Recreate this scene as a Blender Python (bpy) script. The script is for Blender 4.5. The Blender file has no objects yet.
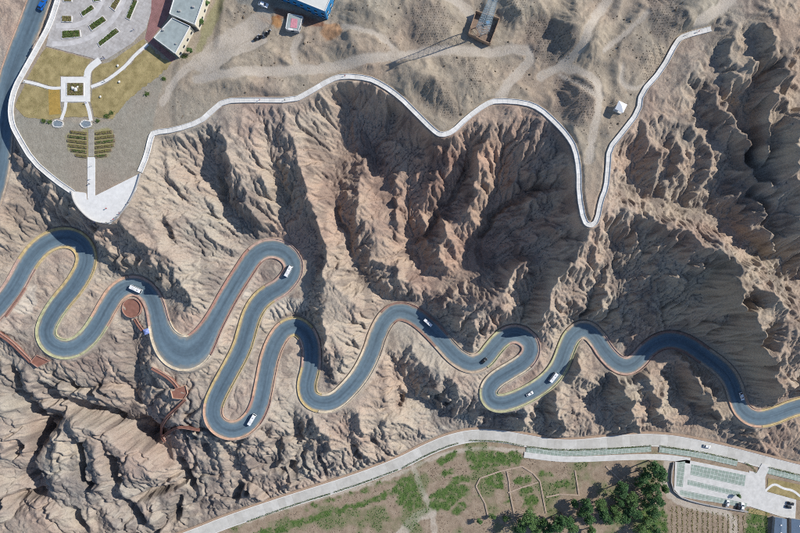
import bpy, bmesh, math, random
import numpy as np

# ------------------------------------------------------------------ camera, sky, sun, exposure
H, S = 330.0, 0.60                    # drone height above the mid road, metres per photo pixel at z = 0
SC = bpy.context.scene
COL = SC.collection
cam_d = bpy.data.cameras.new('camera'); cam = bpy.data.objects.new('camera', cam_d); COL.objects.link(cam)
cam.location = (0, 0, H); cam.rotation_euler = (0, 0, 0)
cam_d.sensor_width = 36.0; cam_d.lens = 36.0 * H / (800 * S); cam_d.clip_end = 12000; cam_d.clip_start = 1
SC.camera = cam
SUN_AZ, SUN_EL = math.radians(21), math.radians(36)      # azimuth counted from +X towards +Y
W = bpy.data.worlds.new('World'); SC.world = W; W.use_nodes = True
nt = W.node_tree; nt.nodes.clear()
wo = nt.nodes.new('ShaderNodeOutputWorld'); bg = nt.nodes.new('ShaderNodeBackground'); sk = nt.nodes.new('ShaderNodeTexSky')
sk.sky_type = 'NISHITA'; sk.sun_disc = False; sk.sun_elevation = SUN_EL; sk.sun_rotation = math.pi / 2 - SUN_AZ
sk.altitude = 2500; sk.air_density = 1.0; sk.dust_density = 1.2
bg.inputs[1].default_value = 0.13
nt.links.new(sk.outputs[0], bg.inputs[0]); nt.links.new(bg.outputs[0], wo.inputs[0])
sd = bpy.data.lights.new('sun', 'SUN'); sd.energy = 4.2; sd.angle = math.radians(0.53); sd.color = (1.0, 0.95, 0.88)
so = bpy.data.objects.new('sun', sd); COL.objects.link(so)
so.rotation_euler = (0, math.pi / 2 - SUN_EL, SUN_AZ); so.location = (200, 80, 300)
vs = SC.view_settings
vs.view_transform = 'Standard'; vs.look = 'None'; vs.exposure = 0.32; vs.gamma = 1.0; vs.use_curve_mapping = False
SC.render.engine = 'CYCLES'; SC.cycles.use_denoising = False; SC.cycles.pixel_filter_type = 'BLACKMAN_HARRIS'; SC.cycles.filter_width = 1.0; SC.cycles.max_bounces = 5; SC.cycles.diffuse_bounces = 3
random.seed(7); RNG = np.random.default_rng(11)

# ------------------------------------------------------------------ helpers: pixels, noise, grid
def P(px, py, z):                      # a photo pixel at a known elevation -> world
    k = S * (H - z) / H
    return np.array([(px - 400) * k, (266.5 - py) * k, z])

def _h(ix, iy, seed):
    n = (ix.astype(np.int64) * 374761393 + iy.astype(np.int64) * 668265263 + seed * 974634777) & 0xffffffff
    n = ((n ^ (n >> 13)) * 1274126177) & 0xffffffff
    return (n ^ (n >> 16)) & 0xffff
def perlin(x, y, seed=0):
    ix = np.floor(x).astype(np.int64); iy = np.floor(y).astype(np.int64)
    fx = x - ix; fy = y - iy
    u = fx * fx * fx * (fx * (fx * 6 - 15) + 10); v = fy * fy * fy * (fy * (fy * 6 - 15) + 10)
    def g(a, b, dx, dy):
        t = _h(a, b, seed) * (2 * math.pi / 65536.0)
        return np.cos(t) * dx + np.sin(t) * dy
    n00 = g(ix, iy, fx, fy); n10 = g(ix + 1, iy, fx - 1, fy)
    n01 = g(ix, iy + 1, fx, fy - 1); n11 = g(ix + 1, iy + 1, fx - 1, fy - 1)
    return 1.5 * ((n00 * (1 - u) + n10 * u) * (1 - v) + (n01 * (1 - u) + n11 * u) * v)
def fbm(x, y, scale, octs=4, seed=0, gain=0.5):
    o = 0; a = 1.0; f = 1.0 / scale
    for i in range(octs):
        o = o + a * perlin(x * f + 13.7 * i, y * f - 7.1 * i, seed + i); a *= gain; f *= 2.03
    return o
def ridged(x, y, scale, octs=4, seed=0, gain=0.5):
    o = 0; a = 1.0; f = 1.0 / scale; w = 1.0
    for i in range(octs):
        n = 1 - np.abs(perlin(x * f + 3.7 * i, y * f + 9.1 * i, seed + i)) * 1.6
        n = n * n * np.clip(n, 0, 1) ** 0
        o = o + a * n * w; w = np.clip(n * 1.3, 0, 1); a *= gain; f *= 2.1
    return o

def worley(x, y, scale, seed=0, jit=0.85):  # nearest and second cell distance, cell value, offset to the cell centre
    x = x / scale; y = y / scale; ix = np.floor(x).astype(np.int64); iy = np.floor(y).astype(np.int64)
    f1 = np.full(x.shape, 9.0); f2 = np.full(x.shape, 9.0); cv = np.zeros(x.shape); ox = np.zeros(x.shape); oy = np.zeros(x.shape)
    for dj in (-1, 0, 1):
        for di in (-1, 0, 1):
            a = ix + di; b = iy + dj
            dx = a + .5 + jit * (_h(a, b, seed) / 65536.0 - .5) - x; dy = b + .5 + jit * (_h(a, b, seed + 91) / 65536.0 - .5) - y
            d = np.hypot(dx, dy); m = d < f1
            f2 = np.where(m, f1, np.minimum(f2, d)); cv = np.where(m, _h(a, b, seed + 7) / 65536.0, cv); ox = np.where(m, dx, ox); oy = np.where(m, dy, oy); f1 = np.where(m, d, f1)
    return f1, f2, cv, ox, oy

GS = 0.5                               # terrain grid spacing, metres
NX, NY = 1153, 785
X0, Y0 = -288.0, -196.0
gx = X0 + GS * np.arange(NX); gy = Y0 + GS * np.arange(NY)
GX, GY = np.meshgrid(gx, gy)

def smooth_poly(pts, step=1.0, it=2):   # Chaikin corner cutting, then even resampling
    p = np.array(pts, float)
    for _ in range(it):
        q = np.empty((2 * len(p) - 2, p.shape[1])); q[0::2] = .75 * p[:-1] + .25 * p[1:]; q[1::2] = .25 * p[:-1] + .75 * p[1:]
        p = np.vstack([p[:1], q, p[-1:]])
    d = np.r_[0, np.cumsum(np.linalg.norm(np.diff(p[:, :2], axis=0), axis=1))]
    n = max(2, int(d[-1] / step)); t = np.linspace(0, d[-1], n)
    return np.stack([np.interp(t, d, p[:, k]) for k in range(p.shape[1])], 1), t
def inpoly(poly, X=None, Y=None):
    X = GX if X is None else X; Y = GY if Y is None else Y
    poly = np.asarray(poly); r = np.zeros(X.shape, bool)
    for i in range(len(poly)):
        x1, y1 = poly[i - 1][:2]; x2, y2 = poly[i][:2]
        if y1 == y2: continue
        r ^= ((Y < y1) != (Y < y2)) & (X < (x2 - x1) * (Y - y1) / (y2 - y1) + x1)
    return r
def blur(a, r, it=2):                   # box blur, r in cells
    for _ in range(it):
        for ax in (0, 1):
            p = np.pad(a, [(r + 1, r) if k == ax else (0, 0) for k in (0, 1)], mode='edge')
            c = np.cumsum(p, axis=ax); n = a.shape[ax]
            a = (np.take(c, range(2 * r + 1, 2 * r + 1 + n), axis=ax) - np.take(c, range(0, n), axis=ax)) / (2 * r + 1)
    return a
def near(line, R):                      # distance to a polyline and its elevation there, within R metres
    D = np.full((NY, NX), 1e9); Z = np.zeros((NY, NX)); T = np.zeros((NY, NX))
    for k, (x, y, z) in enumerate(line):
        i0 = max(0, int((x - R - X0) / GS)); i1 = min(NX, int((x + R - X0) / GS) + 2)
        j0 = max(0, int((y - R - Y0) / GS)); j1 = min(NY, int((y + R - Y0) / GS) + 2)
        if i0 >= i1 or j0 >= j1: continue
        d = np.hypot(GX[j0:j1, i0:i1] - x, GY[j0:j1, i0:i1] - y)
        m = d < D[j0:j1, i0:i1]
        D[j0:j1, i0:i1][m] = d[m]; Z[j0:j1, i0:i1][m] = z; T[j0:j1, i0:i1][m] = k
    return D, Z, T

# ------------------------------------------------------------------ traced lines of the place
def L(*pts): return [P(*p) for p in pts]
# the winding road, photo pixels
road_px = [(-22,328),(-10,316),(0,306),(15,287),(27,263),(40,247),(54,239),(68,237),(80,242),(87,253),(86,267),(75,286),(60,303),(49,320),(45,333),(50,344),(63,350),
 (77,347),(90,336),(100,321),(108,306),(117,292),(129,285),(142,287),(151,296),(156,308),(159,323),(164,338),(174,350),(187,354),(200,346),
 (215,321),(230,293),(246,268),(254,256),(264,249),(276,248),(287,253),(294,263),(293,274),(282,287),(270,293),(260,301),(252,314),(247,331),
 (242,349),(230,371),(219,391),(213,405),(213,418),(220,427),(231,431),(243,428),(254,418),(260,405),(262,397),(266,376),(270,356),(277,339),
 (285,329),(296,325),(307,333),(312,348),(311,369),(306,385),(309,398),(320,404),(335,402),(350,388),(362,373),(372,353),(378,333),(387,317),
 (398,310),(413,314),(428,326),(442,341),(455,356),(470,365),(484,361),(495,346),(505,336),(517,333),(529,340),(532,351),(525,362),(510,371),
 (495,380),(488,390),(490,400),(499,404),(512,401),(530,393),(548,381),(560,366),(567,346),(572,336),(581,329),(590,331),(598,340),(606,353),
 (617,364),(628,367),(638,361),(647,350),(658,342),(672,339),(688,344),(705,356),(722,368),(732,381),(737,398),(741,409),(750,417),(762,419),
 (776,415),(790,409),(805,405),(825,402)]
_l = np.r_[0, np.cumsum([math.hypot(road_px[i+1][0]-road_px[i][0], road_px[i+1][1]-road_px[i][1]) for i in range(len(road_px)-1)])]
_l /= _l[-1]
ROAD, ROAD_T = smooth_poly([P(p[0], p[1], 27 - 49 * t) for p, t in zip(road_px, _l)], 1.0)
UPROAD, _ = smooth_poly(L((50,-28,42),(39,0,41),(30,25,40.5),(20,50,40),(10,78,39),(5,100,38.5),(2,125,38),(0,150,37.5),(-3,175,37),(-10,200,36),(-22,225,34)), 1.0)
WALK_L = L((62,-14,45),(58,0,45),(50,25,45),(38,47,45),(25,70,45),(15,88,45),(10.5,107,45),(12,124,45),(18,136,45),(33,161,45),(55,180,45),(74,193,45))
WALK_R = L((140,172,45),(147,155,45),(151,137,45.2),(154,132.5,45.3),(175,130,45.6),(200,122,46),(212,111,46.3),(224,101,46.5),(250,100,47),(294,100.5,47.5),(310,92,47.7),
 (330,80,48),(343,76,48.2),(368,78,48.4),(383,85,48.5),(400,97,48.6),(415,112,48.5),(433,130,48.4),(441,135.5,48.5),(453,132,48.6),(467,118,48.8),(486,104,49),(497,100.5,49.2),
 (525,102.5,49.5),(540,108.5,49.6),(555,122,49.7),(567,135,49.7),(575,148,49.7),(579,170,49.5),(579,195,49.2),(584,222,49),(591,226,49),(597,221,49),(601,200,49.3),(606,188,49.5),
 (608,168,50),(609,149,50.4),(622,133,51),(639,111,51.6),(641,93,52),(662,70,52.7),(677,41,53.5),(684,36,53.7),(711,29,54.3))
TERRACE = L((72,191,45),(86,193,45),(87,200,45),(97,195,45),(141,173,45),(136,190,45),(128,205,45),(118,218,45),(110,224,45),(95,222,45),(85,215,45),(75,203,45))
VALLEY_Z = -32.0
VROAD, _ = smooth_poly(L(*[(x, y, VALLEY_Z) for x, y in [(150,551),(200,533),(225,522.5),(275,505.5),(325,490),(362,478),(400,463.5),(425,450.5),(450,440),(475,435),(500,436),(525,440.5),(550,445),(575,446),
 (600,443.5),(630,440),(662,440),(687,443.5),(712,449),(740,455.5),(770,463.5),(800,471),(830,479)]]), 1.0)

VAL = [
 [(98,257,23),(110,268,21.5),(124,274,20.5)],[(10,150,37.5),(22,180,35),(36,205,31),(48,222,26.5)],[(170,298,19),(180,318,17)],  # gully floors (lit slope on the left, shaded one on the right)
 [(210,135,39),(216,158,32),(224,172,28),(222,192,24),(233,210,18),(250,232,12)],
 [(268,132,40),(275,163,30),(283,190,23),(288,207,18),(281,226,13)],
 [(303,215,24),(314,236,15),(318,262,10),(312,285,7)],
 [(354,98,34),(347,122,25),(341,150,20),(336,172,18),(333,193,16),(336,215,13),(347,235,9),(353,260,6),(366,284,3)],
 [(396,106,37),(384,128,26),(374,150,20),(372,175,18),(384,195,16),(398,210,14),(404,228,8),(404,246,1)],
 [(427,136,37),(416,155,26),(408,180,21),(409,205,17),(414,228,8),(410,244,1)],
 [(472,148,37),(467,165,28),(459,186,22),(452,200,17),(436,207,13),(434,225,9),(424,236,5),(408,246,1),(416,260,1),(430,275,1),(444,286,1)],
 [(572,178,40),(552,187,30),(535,188,24),(520,197,19),(507,205,15),(492,213,11),(487,226,8),(478,243,5),(481,258,4),(472,270,3.5),(458,280,3),(438,290,3),(420,298,2.5)],
 [(518,138,44),(509,155,33),(500,175,24),(496,195,17),(492,213,11)],
 [(574,200,41),(555,202,31),(530,222,20),(512,238,12),(495,243,8),(481,252,4)],
 [(545,172,36),(535,180,28),(533,188,24)],
 [(560,240,30),(543,250,20),(520,256,11),(500,262,6),(484,266,3)],
 [(548,264,20),(532,285,6),(523,308,0),(524,325,-3)],
 [(640,225,34),(618,243,22),(604,262,14),(597,285,5),(592,310,-3),(588,325,-6)],
 [(680,240,28),(650,258,18),(625,275,9),(612,300,0),(606,330,-7)],
 [(712,262,20),(690,290,8),(660,312,0),(650,335,-9)],
 [(735,300,14),(715,325,1),(700,342,-8)],
 [(752,335,8),(742,360,-4),(738,380,-12)],
 [(640,132,47),(630,158,38),(625,182,32),(632,200,29)],
 [(667,136,44),(668,160,36),(652,196,31),(660,204,28)],
 [(688,140,42),(694,160,36),(690,180,32),(672,200,28)],
 [(632,203,30),(660,206,27),(690,213,23),(715,224,19),(738,238,15),(758,258,11),(780,273,6),(810,290,-2)],
 [(725,138,42),(728,165,33),(712,188,28),(700,212,22)],
 [(690,85,50),(703,115,43),(713,140,38)],
 [(760,100,46),(748,120,40),(738,150,33),(742,180,27),(756,215,20),(762,250,12)],
 [(808,140,54),(799,172,46),(796,205,38),(802,240,26),(808,275,12)],[(776,108,50),(768,138,44),(770,162,40),(766,180,37)],[(735,95,49),(742,112,45)],[(785,210,36),(780,235,28),(772,258,17)],
 [(714,50,54),(722,85,47),(728,120,42)],
 [(752,40,52),(748,75,46),(742,110,42)],
 [(795,40,50),(788,80,44),(792,130,40)],
 # below the road
 [(12,362,17),(17,378,10),(21,398,2),(31,420,-4),(37,443,-10),(30,458,-13),(30,480,-17),(20,496,-20),(-10,503,-23)],
 [(38,378,14),(48,392,4),(66,402,-2),(86,408,-6),(108,413,-9),(122,421,-12)],
 [(131,325,15),(138,350,8),(139,375,2),(133,396,-4),(122,421,-12),(140,432,-15),(160,445,-18),(178,456,-20),(184,474,-22),(193,497,-26),(200,515,-30)],
 [(66,402,-2),(60,418,-6),(45,428,-9),(38,443,-11)],
 [(70,435,-2),(80,460,-8),(75,478,-11),(87,497,-16)],
 [(105,455,-6),(112,475,-11),(110,498,-17),(125,512,-21),(143,531,-26)],
 [(187,478,-22),(175,487,-20),(150,495,-19),(130,503,-18),(112,503,-18)],
 [(170,497,-18),(175,507,-22),(168,528,-28)],
 [(47,495,-18),(60,510,-19),(75,517,-21),(82,540,-26)],
 [(20,496,-20),(47,495,-17),(87,497,-16)],
 [(158,400,6),(165,420,-6),(162,446,-17)],
 [(200,438,-4),(208,455,-12),(214,480,-20),(205,505,-28)],
 [(223,444,-4),(229,458,-12),(240,482,-20),(240,496,-26),(232,508,-30)],
 [(251,444,-4),(253,458,-12),(266,478,-18),(282,498,-30)],
 [(258,490,-23),(266,505,-30)],
 [(297,418,-2),(297,434,-9),(287,446,-13),(276,458,-17),(270,474,-20)],
 [(319,436,-6),(308,446,-12),(294,456,-17),(290,470,-21),(296,491,-29)],
 [(303,452,-12),(310,480,-28)],[(318,450,-12),(325,483,-29)],
 [(350,438,-10),(354,455,-18),(360,470,-28)],[(368,434,-10),(374,450,-20),(380,464,-28)],
 [(340,420,-4),(350,438,-10)],
 [(390,356,-5),(398,374,-15),(410,390,-24),(428,404,-28),(452,416,-30),(474,424,-31)],
 [(388,402,-10),(408,410,-20),(430,414,-25)],
 [(446,380,-6),(440,398,-16),(444,414,-25)],
 [(488,410,-18),(500,415,-25),(497,431,-31)],
 [(541,405,-18),(543,420,-28),(545,436,-32)],
 [(578,398,-17),(582,412,-26),(590,434,-31)],
 [(602,378,-15),(604,392,-26),(612,436,-32)],
 [(662,362,-15),(672,380,-26),(690,408,-30),(708,436,-32)],
 [(640,398,-22),(648,420,-28),(655,435,-31)],
]
RID = [  # crests
 [(396,200,24),(401,222,20),(397,240,17),(390,262,15)],[(421,215,21),(426,240,16),(433,258,13)],[(447,228,22),(441,250,17),(448,268,12)],[(330,280,21),(345,290,17),(352,310,15)],
 [(117,223,44.5),(128,231,43),(140,241,41),(152,250,38.5),(166,262,35),(180,280,30),(194,302,24)],
 [(160,140,44.5),(178,160,38.5),(200,186,32.5),(216,214,26.5),(230,236,20.5)],
 [(218,130,49),(229,155,45),(241,180,40),(247,203,34),(258,226,25)],
 [(244,118,48),(258,150,43),(264,180,37),(270,205,30)],
 [(285,115,46),(291,140,44),(301,165,41),(307,190,37),(314,215,31),(323,243,24),(327,262,20),(322,300,17),(323,340,15),(327,366,10),(336,384,4)],
 [(360,300,14),(352,330,12),(345,360,9)],
 [(362,160,26),(358,185,25),(362,205,25),(368,230,22),(376,255,18),(386,280,12)],
 [(398,165,25),(393,185,23)],
 [(447,150,40),(441,165,34),(436,182,28),(424,202,21),(421,222,15)],
 [(487,142,47),(475,160,42),(477,185,36),(470,205,29),(460,225,21),(449,245,13),(446,260,9)],
 [(566,155,46),(545,160,40),(522,172,33)],
 [(575,188,44),(552,194,35),(530,204,26),(515,216,19)],
 [(580,212,46),(560,220,37),(538,235,26),(515,248,14)],
 [(591,231,48),(578,250,43),(573,268,36),(549,282,28),(551,300,22),(545,318,14),(539,330,7),(538,345,-1)],
 [(528,258,30),(508,280,25),(507,303,19),(495,325,10),(480,334,4),(472,349,-2)],
 [(507,303,21),(490,300,20),(474,304,19),(462,316,16),(457,330,10)],[(372,255,22),(392,268,19),(404,282,13),(410,296,7)],
 
 [(604,215,48),(622,207,45),(640,213,42),(656,222,39),(680,231,41),(700,239,42),(722,249,42),(735,262,41),(731,276,40),(742,291,38),(750,312,35),(765,325,31),(772,345,25),(776,370,16),(780,392,4),(783,402,-8)],
 [(735,262,41),(757,279,37),(778,300,31),(800,330,22),(815,360,12)],
 [(673,274,18),(663,283,16),(650,294,11),(637,307,4),(629,320,-2)],
 [(600,250,26),(610,285,10),(600,312,2)],
 [(690,270,20),(700,305,7),(690,325,-1)],
 [(622,140,50),(610,180,48),(616,200,45)],
 [(645,118,51),(657,150,45),(660,166,43),(653,186,38),(655,198,34)],
 [(660,100,51),(668,130,46),(682,161,42),(670,184,38),(664,198,32)],
 [(680,80,53),(700,128,46),(711,158,42),(712,170,40),(704,181,37),(687,196,31)],
 [(702,62,55),(697,82,54),(710,105,49),(722,130,45),(736,158,39),(728,185,33),(716,206,27)],
 [(742,20,58),(730,55,56),(733,90,54),(738,120,52),(750,150,48),(770,190,44),(781,225,38),(786,255,30)],
 [(775,10,62),(774,52,61),(760,64,59),(752,90,56)],
 [(800,10,60),(805,60,60),(776,88,58),(770,120,54),(768,160,48)],
 [(800,75,62),(783,82,60),(765,95,54),(750,108,48)],[(812,120,61),(797,138,57),(788,165,51),(781,188,44),(776,212,36)],[(770,236,33),(768,256,23)],[(748,228,26),(752,246,20)],[(812,100,57),(802,140,53),(802,180,48),(808,215,41),(812,250,33)],
 # lower left plates
 [(0,345,22),(5,380,14),(6,420,6),(0,455,0)],
 [(27,372,18),(35,395,10),(44,410,4)],
 [(60,365,19),(80,380,12),(105,395,4),(126,400,2)],
 [(100,345,17),(116,365,13),(124,380,8)],
 [(150,365,17),(158,385,12),(172,410,4),(182,432,-4),(200,460,-12)],
 [(75,422,5),(100,430,3),(118,445,0),(140,462,-2),(165,470,-6)],
 [(53,440,2),(62,470,-4),(52,488,-8)],
 [(92,452,1),(97,478,-5),(98,490,-8)],
 [(125,465,-2),(128,488,-8)],[(150,470,-3),(152,484,-9)],
 [(20,512,-10),(45,520,-11)],[(100,515,-12),(112,530,-16)],[(148,510,-13),(152,528,-18)],
 [(-5,520,-8),(-12,480,-6)],
 [(214,436,0),(220,462,-9),(222,490,-20)],[(238,440,0),(250,470,-11),(252,490,-20)],
 [(275,430,2),(262,455,-8),(262,470,-14)],[(283,470,-12),(290,485,-22)],[(308,420,3),(325,430,-1),(335,450,-10),(342,470,-24)],
 [(362,410,0),(360,430,-5),(366,455,-18)],[(385,395,-2),(384,430,-10),(392,452,-24)],
 [(410,345,-1),(425,372,-3),(435,390,-8),(448,404,-14)],
 
 [(580,365,-5),(575,385,-8)],[(620,374,-5),(626,395,-6),(634,418,-12),(640,432,-24)],[(555,396,-4),(558,412,-7),(566,430,-22)],[(522,404,-5),(529,414,-7),(527,428,-20)],[(440,368,-3),(452,385,-4),(466,400,-7),(480,412,-18)],[(646,372,-6),(656,398,-10),(668,425,-24)],
 [(690,365,-6),(700,385,-7),(712,405,-12),(724,428,-26)],
]

CRACKS = [(ln, w * (1.45 if ln[0][0] < 200 and ln[0][1] > 350 else 1.15), d * (2.2 if ln[0][0] < 200 and ln[0][1] > 350 else 1.2)) for ln, w, d in (
 ([(12,362,15),(17,378,10),(21,398,4)], 1.5, 5), ([(31,400,0),(33,420,-4),(38,442,-8),(30,458,-12)], 2.0, 6), ([(38,376,12),(48,391,6)], 1.4, 4),
 ([(62,401,0),(86,408,-3),(108,413,-6),(122,421,-8)], 3.0, 7), ([(60,418,-4),(45,428,-6),(36,444,-8)], 3.0, 6), ([(70,434,0),(80,460,-4),(75,478,-6),(87,498,-8)], 1.5, 6),
 ([(105,455,-3),(112,475,-6),(110,498,-10)], 2.3, 7), ([(110,498,-10),(125,512,-14),(143,531,-18)], 2.4, 5), ([(187,478,-18),(175,487,-17),(150,495,-16),(128,504,-16)], 1.5, 4),
 ([(60,510,-14),(75,517,-16),(82,536,-20)], 2.2, 5), ([(17,470,-12),(30,480,-14),(46,495,-16)], 5.0, 6), ([(0,499,-18),(20,496,-17),(46,496,-16)], 1.6, 5),
 ([(170,497,-18),(175,507,-20),(169,526,-24)], 1.6, 4), ([(178,455,-14),(184,474,-17),(193,497,-20)], 1.8, 5), ([(125,420,-8),(140,430,-10),(158,444,-14)], 5.0, 6),
 ([(95,381,6),(105,392,2),(110,400,0)], 1.2, 3), ([(4,462,-6),(12,450,-4),(22,440,-4)], 1.2, 4), ([(61,376,14),(70,388,9),(72,396,6)], 0.9, 3),
 ([(120,378,8),(128,386,4)], 1.2, 4), ([(295,418,-2),(297,434,-6),(289,446,-10)], 2.6, 6), ([(319,436,-6),(308,446,-10)], 2.2, 5), ([(350,440,-10),(357,465,-20)], 2.0, 5),
 ([(368,434,-8),(375,451,-16)], 1.7, 5), ([(292,455,-14),(290,470,-18),(294,480,-22)], 1.8, 4), ([(270,480,-18),(281,498,-26)], 1.5, 5), ([(235,480,-18),(240,495,-23),(228,505,-27)], 1.9, 5),
 ([(258,492,-22),(265,503,-27)], 1.5, 4), ([(200,440,-4),(209,457,-10)], 2.0, 5), ([(222,444,-4),(228,457,-10)], 1.6, 4), ([(301,451,-11),(312,486,-26)], 1.0, 4), ([(317,449,-11),(326,483,-26)], 1.2, 4),
 ([(467,155,30),(467,165,27),(460,185,22),(452,200,17),(436,207,13),(434,225,9),(424,236,6),(408,245,4)], 1.3, 4), ([(562,185,32),(535,188,24),(507,205,15),(492,213,11),(487,226,8),(478,243,5),(480,262,3)], 1.5, 4),
 ([(335,196,21),(337,215,16),(348,235,11),(353,260,7)], 1.3, 4), ([(222,165,32),(222,192,27),(235,213,20)], 1.8, 4), ([(283,188,26),(290,207,20)], 1.6, 4), ([(162,216,32),(171,235,26),(184,246,22)], 2.0, 5),
 ([(170,148,42),(181,170,37),(198,182,32)], 0.9, 2.5), ([(155,174,42),(174,190,36),(192,206,31)], 1.0, 2.5), ([(205,212,26),(222,226,22),(240,240,18)], 0.9, 2.5),
 ([(393,388,-8),(402,400,-12),(392,410,-14)], 2.4, 5), ([(430,395,-12),(450,402,-16),(455,416,-22)], 2.0, 5))]
# ------------------------------------------------------------------ terrain
CV = np.zeros((NY, NX)); CW = np.zeros((NY, NX))
def put(line, wiggle=1.2, seed=0):
    l, t = smooth_poly(line, 0.3, 1)
    w = np.clip(np.minimum(t, t[-1] - t) / 6.0, 0, 1) * wiggle
    x = l[:, 0] + w * (fbm(t, t * 0 + seed * 3.3, 9, 3, seed)); y = l[:, 1] + w * (fbm(t, t * 0 + 77 + seed * 3.3, 9, 3, seed + 50))
    i = np.rint((x - X0) / GS).astype(int); j = np.rint((y - Y0) / GS).astype(int)
    ok = (i >= 0) & (i < NX) & (j >= 0) & (j < NY)
    np.add.at(CV, (j[ok], i[ok]), l[ok, 2]); np.add.at(CW, (j[ok], i[ok]), 1.0)
for k, v in enumerate(VAL): put(L(*v), 2.2, k)
for k, v in enumerate(RID): put(L(*v), 2.2, 200 + k)
# plateau: everything behind the walkway
plat_poly = [P(-60,-60,45)] + [P(62,-14,45)] + WALK_L[1:] + TERRACE[-1:-7:-1] + WALK_R[0:] + L((716,10,55),(722,-60,56))
PLAT = inpoly(plat_poly)
u = (GX / (S * (H - 48) / H) + 400); v = 266.5 - GY / (S * (H - 48) / H)      # plateau pixels
pz = 45 + np.interp(u, [0, 150, 300, 600, 720], [0, 0.4, 2.4, 5.0, 9.5])
def bump(cx, cy, rx, ry, h, rot=0, sharp=1.0):
    a = math.radians(rot); dx = u - cx; dy = v - cy
    ex = (dx * math.cos(a) + dy * math.sin(a)) / rx; ey = (-dx * math.sin(a) + dy * math.cos(a)) / ry
    return h * np.exp(-(ex * ex + ey * ey) ** sharp)
hills = (bump(578,40,26,26,9,0,1.4) + bump(690,15,30,40,9,10,1.2) + bump(520,8,26,20,7,0,1.5) + bump(430,22,26,22,6) + bump(465,80,24,16,5,20,1.3)
  + bump(425,82,30,15,5,30,1.2) + bump(580,98,19,22,6,0,1.4) + bump(372,22,24,24,4) + bump(635,30,30,30,5,0,1.3) + bump(618,70,26,22,3.5) + bump(250,55,22,12,3,-10)
  + bump(225,75,26,14,3,-20) + bump(270,88,24,8,2.5) + bump(350,45,26,14,3) + bump(600,-8,26,18,5))
hn = (fbm(GX, GY, 26, 5, 900) * 1.6 + ridged(GX, GY, 22, 4, 910) * 1.3) * np.clip((u - 170) / 90, 0, 1)
flat_w = np.clip(blur(PLAT.astype(float), 10, 2) * 2 - 1, 0, 1)
pz = pz + (hills * 1.0 + hn) * flat_w
pin = PLAT & (blur(PLAT.astype(float), 4, 1) > 0.98)
CV[pin] = pz[pin]; CW[pin] = 1
# valley floor
VAL_POLY = [p for p in VROAD[::8]] + L((900,600,VALLEY_Z),(100,640,VALLEY_Z))
VALM = inpoly(VAL_POLY)
vz = VALLEY_Z + fbm(GX, GY, 30, 4, 300) * 0.2
CV[VALM] = vz[VALM]; CW[VALM] = 1
def road_width(t):                      # half width of asphalt along the winding road
    return 4.5 + 4.8 * np.exp(-((t - WIDE_T) / 16.0) ** 2)
WIDE_T = ROAD_T[np.argmin(np.hypot(ROAD[:, 0] - P(182,352,17)[0], ROAD[:, 1] - P(182,352,17)[1]))]
DR, ZR, TR = near(ROAD, 18); DU, ZU, _ = near(UPROAD, 16)
DV, ZV, _ = near(VROAD, 10); 
WL, _ = smooth_poly(WALK_L, 1.0, 1); WR, _ = smooth_poly(WALK_R, 1.0, 1)
DL, ZL, _ = near(WL, 8); DW, ZW, _ = near(WR, 8)
HWR = road_width(np.interp(TR, np.arange(len(ROAD_T)), ROAD_T))
DRe = np.where(DR < 1e8, DR - (HWR - 4.5), 1e9)
fix = np.zeros((NY, NX), bool); FZ = np.zeros((NY, NX))
for D, Z, hw in ((DW, ZW, 2.2), (DL, ZL, 2.2), (DU, ZU, 7.0), (DV, ZV, 4.8), (DRe, ZR, 6.0)):
    m = D < hw; fix |= m; FZ[m] = Z[m]
tm = inpoly(TERRACE); fix |= tm; FZ[tm] = 45.0
CV[fix] = FZ[fix]; CW[fix] = 1
m = CW > 0; CV[m] /= CW[m]
def solve(val, msk, iters=70):
    if min(val.shape) < 12:
        a = np.full(val.shape, val[msk].mean() if msk.any() else 0.0); a[msk] = val[msk]
        for _ in range(300): a = relax(a, val, msk)
        return a
    ny, nx = (val.shape[0] + 1) // 2, (val.shape[1] + 1) // 2
    vp = np.zeros((ny * 2, nx * 2)); mp = np.zeros((ny * 2, nx * 2))
    vp[:val.shape[0], :val.shape[1]] = np.where(msk, val, 0); mp[:val.shape[0], :val.shape[1]] = msk
    q = lambda a: a[0::2, 0::2] + a[1::2, 0::2] + a[0::2, 1::2] + a[1::2, 1::2]
    c = q(mp); cv = np.where(c > 0, q(vp) / np.maximum(c, 1), 0)
    co = solve(cv, c > 0, iters)
    a = np.repeat(np.repeat(co, 2, 0), 2, 1)[:val.shape[0], :val.shape[1]]
    a = blur(a, 1, 1); a = np.where(msk, val, a)
    for _ in range(iters): a = relax(a, val, msk)
    return a
def relax(a, val, msk):
    p = np.pad(a, 1, mode='edge')
    b = 0.25 * (p[:-2, 1:-1] + p[2:, 1:-1] + p[1:-1, :-2] + p[1:-1, 2:])
    return np.where(msk, val, b)
HB = solve(CV, m)
_w = np.clip(blur(fix.astype(float), 2, 1) * 3, 0, 1); HB = HB * _w + blur(HB, 1, 2) * (1 - _w)
STRUCT = np.clip(blur((fix | VALM).astype(float), 2, 2) * 1.3, 0, 1)
STRUCT = np.maximum(STRUCT, fix)
WILD = 1 - STRUCT
WS = WILD * np.where(PLAT, 0.45, 1.0); WS = blur(WS, 3, 1) * (~fix)
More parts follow.
